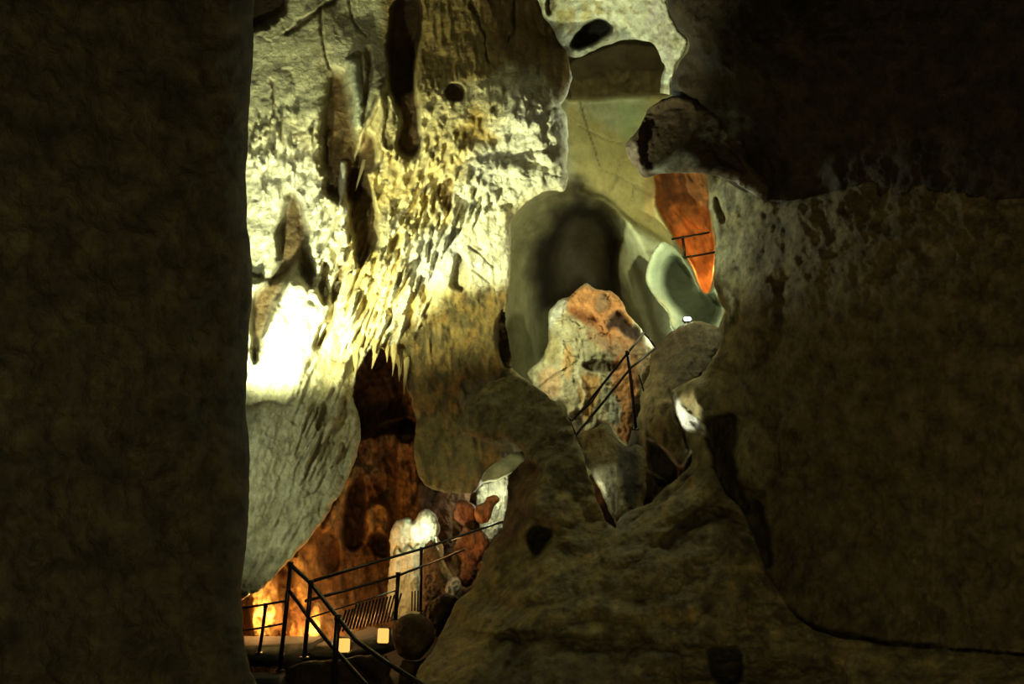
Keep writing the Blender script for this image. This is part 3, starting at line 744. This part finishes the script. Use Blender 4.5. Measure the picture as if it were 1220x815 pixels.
# the rolling ridges of the slope
rs.line([(735, 655), (780, 625), (820, 600), (850, 575)], 22, 16, 5)
rs.line([(800, 650), (840, 615), (875, 622), (900, 650)], 14, -18, 5, (.07, .055, .025), .6)
rs.line([(640, 590), (670, 610), (690, 650)], 26, 14, 5)
rs.dome(845, 655, 45, 30, 16); rs.dome(760, 680, 55, 30, 14); rs.dome(660, 690, 60, 26, 12, -15); rs.dome(880, 700, 40, 44, 12)
rs.line([(560, 735), (620, 740), (700, 725), (760, 730)], 18, 10, 6)
rs.push([(590, 760), (640, 757), (700, 762), (790, 766), (850, 772), (920, 780), (1000, 800), (1000, 900), (560, 900), (575, 800)], -30, 14, 6, (.11, .085, .04), .6)
rs.dome(690, 800, 45, 26, 16); rs.dome(780, 790, 35, 26, 18); rs.dome(620, 800, 40, 28, 12)
rs.push([(845, 775), (868, 772), (882, 782), (880, 810), (860, 815), (848, 800)], -34, 8, 4, (.02, .016, .008), .9)
rs.push([(590, 758), (615, 760), (612, 775), (598, 800), (588, 830), (600, 900), (640, 900), (632, 800), (625, 765)], -20, 8, 4, (.07, .05, .02), .7)
rs_o = tag(rs.build('wall_lower_right', M_ROCK), kind='structure', label='huge dark brown rock slope filling the lower right', cat='cave wall')

# ================================================================== ARCH LEDGE (pale underside)
al = Rock([(556, 545), (575, 536), (592, 531), (602, 529), (613, 535), (627, 547), (614, 560), (606, 566), (590, 573), (570, 578), (556, 585), (545, 575)],
          [(0, 0, 12.9)], step=1.25, warp=1.5, wscale=14, seed=111, col=(.40, .40, .20), edge=(8, 10), solid=True, thick=.6)
al.D += (585 - al.Y) * .005; al.noise(3, 18, 14, 4)
al.paint([(598, 530), (612, 534), (608, 538), (600, 535)], (.7, .7, .6), .9, 4, 2)
al_o = tag(al.build('rock_shelf', M_SMOOTH), 'pale greenish rock shelf over the lit white flowstone at the arch', 'rock')

# ================================================================== LOWER CHAMBER
lw = Rock([(150, 380), (596, 380), (596, 440), (612, 478), (655, 540), (662, 880), (150, 880)],
          [(150, 400, 13), (300, 600, 12.2), (300, 720, 11.6), (300, 830, 10.8), (440, 440, 14.2), (460, 560, 14.6), (400, 620, 13.4), (370, 700, 12.4), (440, 640, 14.5), (520, 600, 14.8), (560, 560, 14.4), (600, 620, 14.2), (440, 720, 14.1), (400, 760, 11.8), (540, 700, 14.2), (540, 800, 12), (700, 500, 14.5), (700, 850, 12)],
          step=1.75, warp=5, wscale=26, smooth=False, seed=121, col=(.34, .165, .055), edge=None, thick=.8)
lw.noise(18, 60, 90, 4); lw.noise(14, 15, 38, 5, ridged=True, rot=-6); lw.cells(9, 20, 34, seed=2, warp=10); lw.noise(4, 8, 10, 4)
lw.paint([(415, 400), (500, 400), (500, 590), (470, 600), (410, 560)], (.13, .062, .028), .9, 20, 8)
lw.paint(None, (.22, .10, .035), .6, noise=22, nthr=.1, ny=44)
lw.paint(None, (.60, .40, .16), .5, noise=18, nthr=.22, ny=30, seed=3)
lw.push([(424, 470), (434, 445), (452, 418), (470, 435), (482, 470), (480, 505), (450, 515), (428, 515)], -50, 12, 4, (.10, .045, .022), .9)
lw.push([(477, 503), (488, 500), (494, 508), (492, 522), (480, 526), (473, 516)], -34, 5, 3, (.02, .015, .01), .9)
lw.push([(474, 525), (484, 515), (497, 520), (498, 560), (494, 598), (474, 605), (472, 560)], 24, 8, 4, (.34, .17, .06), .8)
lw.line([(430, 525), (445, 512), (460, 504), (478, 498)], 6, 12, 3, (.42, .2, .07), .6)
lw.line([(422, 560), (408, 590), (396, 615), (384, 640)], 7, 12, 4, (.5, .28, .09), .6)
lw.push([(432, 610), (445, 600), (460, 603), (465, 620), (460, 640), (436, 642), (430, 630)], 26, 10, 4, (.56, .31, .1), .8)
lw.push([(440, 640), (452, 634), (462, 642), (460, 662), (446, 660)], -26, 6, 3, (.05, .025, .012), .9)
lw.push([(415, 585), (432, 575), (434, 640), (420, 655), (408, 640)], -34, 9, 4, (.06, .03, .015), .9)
lw.push([(380, 640), (398, 638), (402, 668), (392, 690), (380, 670)], -20, 8, 4, (.12, .05, .02), .7)
lw.push([(346, 665), (358, 662), (368, 690), (362, 720), (352, 700)], 18, 8, 4, (.66, .40, .14), .8)
lw.push([(372, 722), (382, 722), (384, 745), (374, 772), (366, 768)], 20, 5, 3, (.72, .5, .2), .8)
lw.push([(300, 690), (325, 690), (332, 740), (318, 765), (300, 765)], 22, 10, 4, (.66, .44, .18), .8)
lw.push([(500, 575), (520, 582), (530, 605), (515, 618), (502, 605)], 14, 10, 4, (.16, .13, .11), .8)
lw.paint([(300, 770), (360, 772), (420, 772), (470, 750), (560, 700), (662, 690), (662, 880), (150, 880), (150, 790)], (.03, .018, .01), .97, 10, 6)  # unlit area below the walkway painted in near black
lw_o = tag(lw.build('wall_lower', M_ROCK), kind='structure', label='orange lit rear wall of the lower chamber', cat='cave wall')

fw_ = Rock([(465, 660), (464, 640), (470, 624), (485, 616), (493, 621), (500, 610), (511, 607), (520, 616), (524, 632), (517, 646), (507, 652), (504, 670), (502, 700), (502, 735), (464, 735), (462, 700)],
           [(0, 0, 12.9)], step=1.0, warp=2, wscale=12, seed=131, col=(.72, .74, .58), edge=(9, 12), solid=True, thick=.3)
fw_.noise(4, 12, 30, 4, ridged=True); fw_.cells(4, 9, 11, poly=[(465, 650), (480, 640), (510, 645), (505, 690), (468, 690)])
fw_.line([(470, 660), (474, 652), (480, 658), (486, 650), (492, 655), (498, 648)], 2, -6, 2, (.3, .3, .16), .8, False)
fw_.paint([(462, 690), (503, 690), (503, 735), (462, 735)], (.50, .52, .33), .7, 14, 5)
fw_o = tag(fw_.build('flowstone_mound', M_FLOW), 'brilliantly lit white flowstone mound behind the rising railing', 'flowstone')

def small(name, poly, d, col, label, cat='rock', seed=1, edge=(7, 10), noise=4, mat=None, thick=.25, extra=None, step=1.0):
    r = Rock(poly, [(0, 0, d)], step=step, warp=3.2, wscale=14, seed=seed, col=col, edge=edge, thick=thick, solid=True)
    r.noise(noise, 14, 18, 4); r.noise(noise * .7, 6, 9, 4, ridged=True); r.paint(None, tuple(c * .45 for c in col), .7, noise=11, nthr=.1)
    if extra: extra(r)
    return tag(r.build(name, mat or M_ROCK), label, cat)

small('standing_stone', [(503, 672), (505, 654), (512, 643), (519, 651), (524, 670), (526, 690), (521, 712), (504, 730), (500, 700)], 12.3, (.17, .11, .055), 'brown upright stone in front of the brilliantly lit white flowstone mound', seed=141)
small('flowstone_ribbon', [(519, 640), (527, 650), (528, 664), (534, 677), (543, 689), (546, 700), (538, 706), (530, 692), (523, 676), (520, 660)], 12.55, (.66, .66, .46), 'thin pale flowstone ribbon right of the brown upright stone', 'flowstone', seed=142, mat=M_FLOW, edge=(5, 6))
small('boulder', [(530, 703), (534, 692), (542, 688), (549, 692), (549, 702), (542, 708), (533, 709)], 12.05, (.50, .54, .50), 'bluish white boulder lying near the top of the slope edge', 'boulder', seed=143)
small('boulder', [(541, 615), (542, 604), (549, 597), (559, 597), (566, 605), (566, 617), (558, 624), (547, 624)], 12.7, (.34, .13, .05), 'round rust-brown boulder left of the lumpy orange one', 'boulder', seed=144, noise=2.5)
small('boulder', [(566, 618), (567, 604), (576, 598), (580, 592), (592, 591), (595, 597), (588, 606), (584, 618), (574, 624)], 12.5, (.42, .17, .05), 'lumpy orange boulder against the white flowstone under the arch', 'boulder', seed=145)
small('rock_lump', [(512, 618), (516, 596), (526, 584), (545, 580), (560, 584), (561, 591), (559, 601), (548, 600), (540, 610), (538, 660), (525, 650), (524, 628)], 13.6, (.27, .15, .085), 'pinkish brown rock lump above the white flowstone mound', seed=146)
small('rock_pile', [(540, 652), (550, 636), (556, 626), (564, 634), (572, 630), (584, 642), (580, 660), (570, 672), (566, 690), (556, 700), (547, 688), (550, 670)], 12.4, (.20, .085, .032), 'rusty rock pile behind the upper end of the rising railing', seed=147)
small('flowstone_curtain', [(568, 578), (585, 572), (604, 562), (607, 580), (604, 605), (601, 626), (590, 642), (578, 652), (571, 630), (568, 600)], 13.9, (.72, .71, .52), 'white flowstone curtain lit under the pale rock shelf', 'flowstone', seed=148, mat=M_FLOW,
      extra=lambda r: (r.noise(6, 6, 50, 3, ridged=True), r.line([(598, 600), (592, 618), (586, 632)], 1.6, -5)))
rb = Rock([(468, 758), (470, 744), (478, 735), (492, 731), (507, 735), (516, 745), (518, 760), (510, 775), (498, 786), (484, 786), (472, 776)], [(0, 0, 9.1)], step=1.0, warp=1.5, wscale=12, seed=151, col=(.14, .085, .035), edge=(22, 24), solid=True, thick=.3)
rb.noise(3, 12, 12, 4); rb.noise(1.5, 4, 5, 3)
tag(rb.build('boulder', M_ROCK), 'dark round boulder under the foot of the rising railing', 'boulder')
small('rock_block', [(507, 735), (516, 716), (530, 708), (548, 712), (546, 728), (532, 745), (520, 760)], 10.6, (.11, .07, .035), 'dark rock block right above the dark round boulder', seed=152)
small('rock_stump', [(476, 802), (478, 788), (484, 787), (500, 787), (510, 784), (508, 800), (500, 860), (476, 860)], 9.1, (.15, .085, .04), 'brown rock base carrying the dark round boulder', seed=153, step=1.5)

ft = Rock([(338, 806), (352, 792), (372, 787), (400, 786), (430, 781), (450, 779), (462, 784), (465, 800), (464, 870), (330, 870)], [(0, 0, 8.75)], step=1.5, warp=3, wscale=14, seed=157, col=(.05, .03, .015), edge=(10, 12), thick=.2, solid=True)  # rock added so the area under the walkway stays black
ft.noise(5, 18, 18, 4); ft.noise(3, 6, 8, 4, ridged=True)
tag(ft.build('added_dark_rock', M_ROCK), 'added dark rock hiding the lit floor under the narrow concrete walkway', 'rock')

# ================================================================== IRONWORK
def tube(pts, r, S=8):
    """round bar through world points"""
    P = [np.array(p, float) for p in pts]; vs = []; fs = []
    n = len(P)
    for i in range(n):
        t = P[min(i + 1, n - 1)] - P[max(i - 1, 0)]; t /= np.linalg.norm(t)
        a = np.cross(t, [0, 0, 1.0] if abs(t[2]) < .9 else [1.0, 0, 0]); a /= np.linalg.norm(a); b = np.cross(t, a)
        for k in range(S):
            th = 2 * math.pi * k / S
            vs.append(P[i] + r * (math.cos(th) * a + math.sin(th) * b))
    for i in range(n - 1):
        for k in range(S):
            fs.append([i * S + k, i * S + (k + 1) % S, (i + 1) * S + (k + 1) % S, (i + 1) * S + k])
    fs.append(list(range(S))[::-1]); fs.append([(n - 1) * S + k for k in range(S)])
    return np.array(vs), fs


def railing(label, bars, group=None, base=None):
    """bars: (part name, [(x, y, depth)...], radius)"""
    pts = [at(*p) for _, ps, _ in bars for p in ps]
    lo = np.min(pts, 0); hi = np.max(pts, 0)
    e = bpy.data.objects.new('railing', None); COL.objects.link(e)
    e.location = Vector(((lo[0] + hi[0]) / 2, (lo[1] + hi[1]) / 2, lo[2]))
    tag(e, label, 'railing', group or 'iron railings along the cave path')
    for nm, ps, r in bars:
        v, f = tube([at(*p) for p in ps], r)
        b = link_mesh(nm, v, f, M_IRON, e, at(*ps[-1]))
        if nm == 'post':                                # welded foot plate and top cap
            q = at(*ps[-1]); v, f = tube([q + [0, 0, -.006], q + [0, 0, .012]], r * 2.1, 12); link_mesh('base_plate', v, f, M_IRON, b, q)
            q = at(*ps[0]); v, f = tube([q + [0, 0, -.03], q + [0, 0, .025]], r * 1.25, 10); link_mesh('cap', v, f, M_IRON, b, q)
    return e


railing('nearest iron stair railing, sloping down past the larger glowing box floodlight', [
    ('top_rail', [(346.5, 673, 8.6), (371, 696, 8.2), (402.5, 736, 7.7), (424, 763, 7.4), (462, 790, 7.0), (512, 822, 6.5)], .024),
    ('middle_rail', [(344, 703, 8.6), (366.5, 734, 8.2), (393.5, 768, 7.8), (433, 812, 7.4), (450, 830, 7.2)], .022),
    ('post', [(346.5, 672, 8.6), (340, 735, 8.6), (333, 799, 8.6)], .026),
    ('post', [(370.5, 694, 8.2), (366.5, 740, 8.2), (362.5, 784, 8.2)], .026),
    ('post', [(402.5, 735, 7.7), (399.5, 780, 7.7), (396, 850, 7.7)], .032),
])
fb = [('top_rail', [(370.5, 693, 8.3), (460, 666, 9.8), (501, 654.5, 10.7), (599, 621.5, 12.0)], .02),
      ('middle_rail', [(364, 716, 8.3), (420, 701.5, 9.2), (474, 686, 10), (553, 655, 11.6)], .019),
      ('lower_rail', [(366, 737, 8.3), (420, 720, 9.2), (474, 703, 10)], .01),
      ('post', [(474.5, 684, 10), (472.5, 710, 10), (471, 738, 10)], .03),
      ('post', [(502, 654, 10.7), (501.5, 690, 10.7), (501, 728, 10.7)], .024)]
for i, x in enumerate((491, 494.5, 498)):
    fb.append(('picket', [(x, 704, 10.6), (x - .3, 728, 10.6)], .011))
for i in range(17):
    x = 404 + i * 4.1; d = 8.9 + i * .075
    fb.append(('baluster', [(x + 8.5, 723 - i * 1.0 + (4 if i < 3 else 0), d), (x, 753 - i * .9, d)], .013))
railing('long iron railing rising to the right in front of the lit white mound', fb)
railing('short iron railing at the orange glow by the lower left wall', [
    ('top_rail', [(262, 728, 9.0), (305, 722, 8.9), (344, 715.5, 8.65)], .014),
    ('middle_rail', [(262, 756, 9.0), (305, 749, 8.9), (341, 742.5, 8.65)], .012),
    ('post', [(316.5, 721, 8.9), (313, 750, 8.9), (308.5, 778.5, 8.9)], .022),
    ('post', [(268, 727, 9.0), (264, 758, 9.0), (259, 777, 9.0)], .022)])
railing('steep iron railing crossing the orange topped pale formation', [
    ('top_rail', [(684, 500, 10.5), (715, 462, 10.75), (747.5, 421, 11.0), (767, 396.5, 11.2)], .02),
    ('middle_rail', [(686, 519, 10.45), (718, 480, 10.7), (752, 438, 11.0), (781, 414.5, 11.3)], .02),
    ('lower_rail', [(680, 503, 10.5), (706, 478, 10.75), (722, 452, 11)], .014),
    ('end_bar', [(767, 396.5, 11.2), (774, 404, 11.25), (781, 414.5, 11.3)], .017),
    ('post', [(747.5, 420, 11.0), (752, 455, 11.0), (757.5, 512, 11.0)], .026),
    ('post', [(679, 500, 10.45), (684, 514, 10.45), (687, 522, 10.45)], .017),
    ('strut', [(761, 446, 11.1), (764, 456, 11.1), (767, 466, 11.1)], .012)])
railing('small iron railing inside the upper orange opening', [
    ('top_rail', [(800, 285, 15.3), (820, 281.5, 15.3), (845, 277, 15.3)], .024),
    ('middle_rail', [(808, 308, 15.3), (830, 304.5, 15.3), (852, 300.5, 15.3)], .024),
    ('post', [(813.5, 283, 15.3), (815, 295, 15.3), (816.5, 307, 15.3)], .027)])


# ------------------------------------------------------------------ boxes: landing, steps, lamps
def box_verts(c, s, rot=0, bev=.0):
    """bevelled box around c with sizes s"""
    import bmesh
    bm = bmesh.new(); bmesh.ops.create_cube(bm, size=1)
    for v in bm.verts:
        v.co = Vector((v.co.x * s[0], v.co.y * s[1], v.co.z * s[2]))
    if bev:
        bmesh.ops.bevel(bm, geom=bm.edges[:], offset=bev, segments=2, affect='EDGES')
    ca, sa = math.cos(rot), math.sin(rot)
    vs = [(c[0] + v.co.x * ca - v.co.y * sa, c[1] + v.co.x * sa + v.co.y * ca, c[2] + v.co.z) for v in bm.verts]
    bm.verts.index_update(); fs = [[v.index for v in f.verts] for f in bm.faces]; bm.free()
    return np.array(vs), fs


def zrow(x, y, z):
    """depth at which pixel x, y meets height z"""
    dz = FW[2] - (y - H_ / 2) / F * UP[2]
    return (z - EYE[2]) / dz


# concrete landing with one step down
zl = at(333, 784, 8.7)[2]
c = at(300, 784, 9.1)
v, f = box_verts((c[0] - .1, c[1] + .55, zl - .075), (1.4, 1.5, .14), 0, .02)
tag(link_mesh('landing', v, f, M_CONC), 'concrete landing slab under the short railing', 'landing')
c = at(300, 802, 8.5)
v, f = box_verts((c[0] - .3, c[1] - .05, c[2] - .11), (1.35, .4, .18), 0, .02)
tag(link_mesh('step', v, f, M_CONC), 'concrete step just below the landing slab at the lower left', 'step')
# walkway under the long railing
a0 = at(394, 774.5, 9.5); a1 = at(470, 750, 10.6)
mid = (a0 + a1) / 2; L_ = np.linalg.norm((a1 - a0)[:2]); ang = math.atan2(a1[1] - a0[1], a1[0] - a0[0])
v, f = box_verts((0, 0, 0), (L_ + .2, .9, .16), 0, .02)
sl_ = (a1[2] - a0[2]) / L_
v2 = []
for p in v:
    x, y, z = p; z += sl_ * x
    v2.append((mid[0] + x * math.cos(ang) - (y + .1) * math.sin(ang), mid[1] + x * math.sin(ang) + (y + .1) * math.cos(ang), mid[2] + z - .1))
tag(link_mesh('walkway', np.array(v2), f, M_CONC), 'narrow concrete walkway below the long rising railing', 'walkway')


def box_lamp(x, y, d, w, h, label, rot):
    c = at(x, y, d); k = d / F
    e = bpy.data.objects.new('floodlight', None); COL.objects.link(e); e.location = Vector((c[0], c[1], c[2] - h * k / 2 - .03))
    tag(e, label, 'floodlight', 'box floodlights on the walkway')
    v, f = box_verts((c[0], c[1] + .07, c[2]), (w * k, .12, h * k), rot, .012); link_mesh('housing', v, f, M_IRON, e, smooth=False)
    v, f = box_verts((c[0], c[1], c[2]), (w * k * .96, .03, h * k * .96), rot, .01); link_mesh('lamp_glass', v, f, M_GLOW, e, smooth=False)
    v, f = box_verts((c[0], c[1] + .07, c[2] - h * k / 2 - .015), (w * k * .6, .08, .03), rot, .004); link_mesh('bracket', v, f, M_IRON, e, smooth=False)


box_lamp(407.5, 769, 8.6, 19, 16, 'larger glowing box floodlight beside the near railing post', .1)
box_lamp(456.5, 757.5, 9.3, 14, 17, 'smaller glowing box floodlight beside the dark round boulder', -.1)

# cool lamp glimpsed in the far passage
c = at(819, 380, 12.6)
e = bpy.data.objects.new('spotlight', None); COL.objects.link(e); e.location = Vector((c[0], c[1], c[2] - .08))
tag(e, 'small white cool spotlight below the pale green fin', 'spotlight')
v, f = box_verts(c, (.13, .05, .065), 0, .02); link_mesh('lamp_glass', v, f, M_COOL, e)
v, f = box_verts((c[0], c[1] + .07, c[2] - .01), (.15, .1, .09), 0, .02); link_mesh('housing', v, f, M_IRON, e)
v, f = box_verts((c[0], c[1] + .07, c[2] - .065), (.05, .05, .05), 0, .006); link_mesh('bracket', v, f, M_IRON, e)

# ================================================================== NEAR SHOULDERS AND GROUND
nl = Rock([(-140, -80), (300, -80), (303, -20), (301, 60), (296, 150), (293, 230), (300, 320), (297, 400), (293, 480), (298, 560), (294, 640), (288, 700), (290, 760), (298, 800), (302, 900), (-140, 900)],
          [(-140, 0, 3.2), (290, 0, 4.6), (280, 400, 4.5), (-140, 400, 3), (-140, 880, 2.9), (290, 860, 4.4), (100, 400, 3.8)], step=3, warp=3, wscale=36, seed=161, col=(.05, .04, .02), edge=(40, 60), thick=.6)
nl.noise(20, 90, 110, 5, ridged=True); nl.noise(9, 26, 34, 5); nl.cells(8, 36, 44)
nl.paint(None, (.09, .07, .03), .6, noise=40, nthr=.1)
tag(nl.build('wall_near_left', M_ROCK), kind='structure', label='dark near shoulder of rock at the far left', cat='cave wall')

n = 60
gx, gy = np.meshgrid(np.linspace(-8, 8, n), np.linspace(-3, 17, n))
gz = -.9 + .35 * fbm(gx / 2.5, gy / 2.5, 5, 7) + .06 * np.maximum(gy - 6, 0)
vs = np.stack([gx, gy, gz], -1).reshape(-1, 3); fs = []
for i in range(n - 1):
    for j in range(n - 1):
        a = i * n + j; fs.append([a, a + 1, a + n + 1, a + n])
floor = link_mesh('floor', vs, fs, M_ROCK, cols=np.zeros((len(vs), 3)) + np.array((.025, .018, .01)))
tag(floor, kind='structure', label='dark uneven cave floor', cat='cave floor')


# ================================================================== LIGHT
def lamp(name, kind, x, y, d, power, col, size=.1, aim=None, cone=None, blend=.5):
    l = bpy.data.lights.new(name, kind); l.energy = power; l.color = col
    l.shadow_soft_size = size
    o = bpy.data.objects.new(name, l); COL.objects.link(o); o.location = V(x, y, d)
    if aim is not None:
        o.rotation_euler = (V(*aim) - o.location).to_track_quat('-Z', 'Y').to_euler()
    if cone: l.spot_size = math.radians(cone); l.spot_blend = blend
    return o


COOLW = (.94, 1.0, .57); GREENW = (.86, 1.0, .72); TUNG = (1.0, .50, .14)
lamp('flood_main', 'SPOT', 252, 575, 7.7, 3700, COOLW, .08, (480, 130, 11.4), 88, .5)
lamp('fill_top', 'SPOT', 258, 330, 7.6, 560, (.95, 1.0, .68), .1, (480, 40, 12.2), 74, .8)  # added fill that brightens the upper wall, no fixture
lamp('fill_bulge', 'SPOT', 262, 500, 7.6, 330, COOLW, .10, (330, 400, 10.5), 50, 1)  # second spot added to make the bulge glare
lamp('flood_lower_wall', 'SPOT', 268, 600, 8.8, 130, (.9, 1.0, .72), .1, (370, 580, 11.0), 95, .8)
lamp('lamp_fin', 'POINT', 813, 378, 12.5, 6, GREENW, .05)
lamp('lamp_passage', 'POINT', 790, 400, 13.4, 30, GREENW, .15)
lamp('lamp_gallery', 'POINT', 860, 270, 11.6, 190, (.95, 1.0, .60), .15)
lamp('lamp_roof', 'POINT', 735, 140, 11.6, 36, GREENW, .15)
lamp('lamp_niche', 'POINT', 842, 318, 16.2, 17, (1.0, .58, .2), .08)
lamp('lamp_formation', 'POINT', 735, 330, 12.0, 16, TUNG, .08)
lamp('lamp_formation_side', 'SPOT', 618, 420, 11.2, 160, COOLW, .1, (690, 430, 12.3), 100, .6)
lamp('lamp_mound', 'POINT', 505, 638, 12.6, 12, (.85, 1.0, .68), .04)
lamp('fill_shelf', 'POINT', 612, 572, 12.1, 6, (.95, 1.0, .7), .04)  # small unseen light added for the face of the shelf
lamp('lamp_curtain', 'POINT', 594, 592, 13.3, 24, (.95, 1.0, .7), .05)
lamp('lamp_glow_wall', 'POINT', 316, 728, 10.95, 42, TUNG, .08)
lamp('lamp_glow_pillar', 'POINT', 374, 738, 11.2, 42, TUNG, .08)
lamp('lamp_chamber', 'POINT', 430, 690, 11.9, 38, TUNG, .1)
lamp('lamp_chamber_right', 'POINT', 548, 650, 11.9, 10, TUNG, .08)
lamp('fill_tongue', 'POINT', 709, 577, 10.0, 3.2, (.95, 1.0, .75), .05)  # invisible light added in front of the tongue
lamp('fill_fringe', 'SPOT', 762, 508, 9.2, 60, (.95, 1, .8), .05, (821, 491, 9.5), 40, .5)  # added spot floating in mid-air to whiten the fringe
lamp('fill_column', 'SPOT', 672, 250, 10.4, 220, GREENW, .1, (885, 268, 8.9), 44, .7)  # added spot under the wall lip, brightens the right column
lamp('fill_behind_camera', 'POINT', 480, 60, -1.0, 400, (1.0, .88, .46), .3)  # unseen fill added behind the camera as dim ambient light

wd = bpy.data.worlds.new('cave_dark'); SC.world = wd; wd.use_nodes = True
wd.node_tree.nodes['Background'].inputs[0].default_value = (.9, 1, .6, 1)
wd.node_tree.nodes['Background'].inputs[1].default_value = .004

# ================================================================== CAMERA
cd = bpy.data.cameras.new('camera'); cd.sensor_fit = 'HORIZONTAL'; cd.sensor_width = 36; cd.lens = F / W * 36; cd.clip_end = 200
cam = bpy.data.objects.new('camera', cd); COL.objects.link(cam); cam.location = Vector(EYE)
cam.rotation_euler = (math.pi / 2 + PITCH, 0, 0)
SC.camera = cam
SC.view_settings.view_transform = 'Standard'; SC.view_settings.look = 'None'
SC.view_settings.exposure = 0; SC.view_settings.gamma = 1; SC.view_settings.use_curve_mapping = False
SC.cycles.use_denoising = True
SC.cycles.max_bounces = 6; SC.cycles.diffuse_bounces = 4
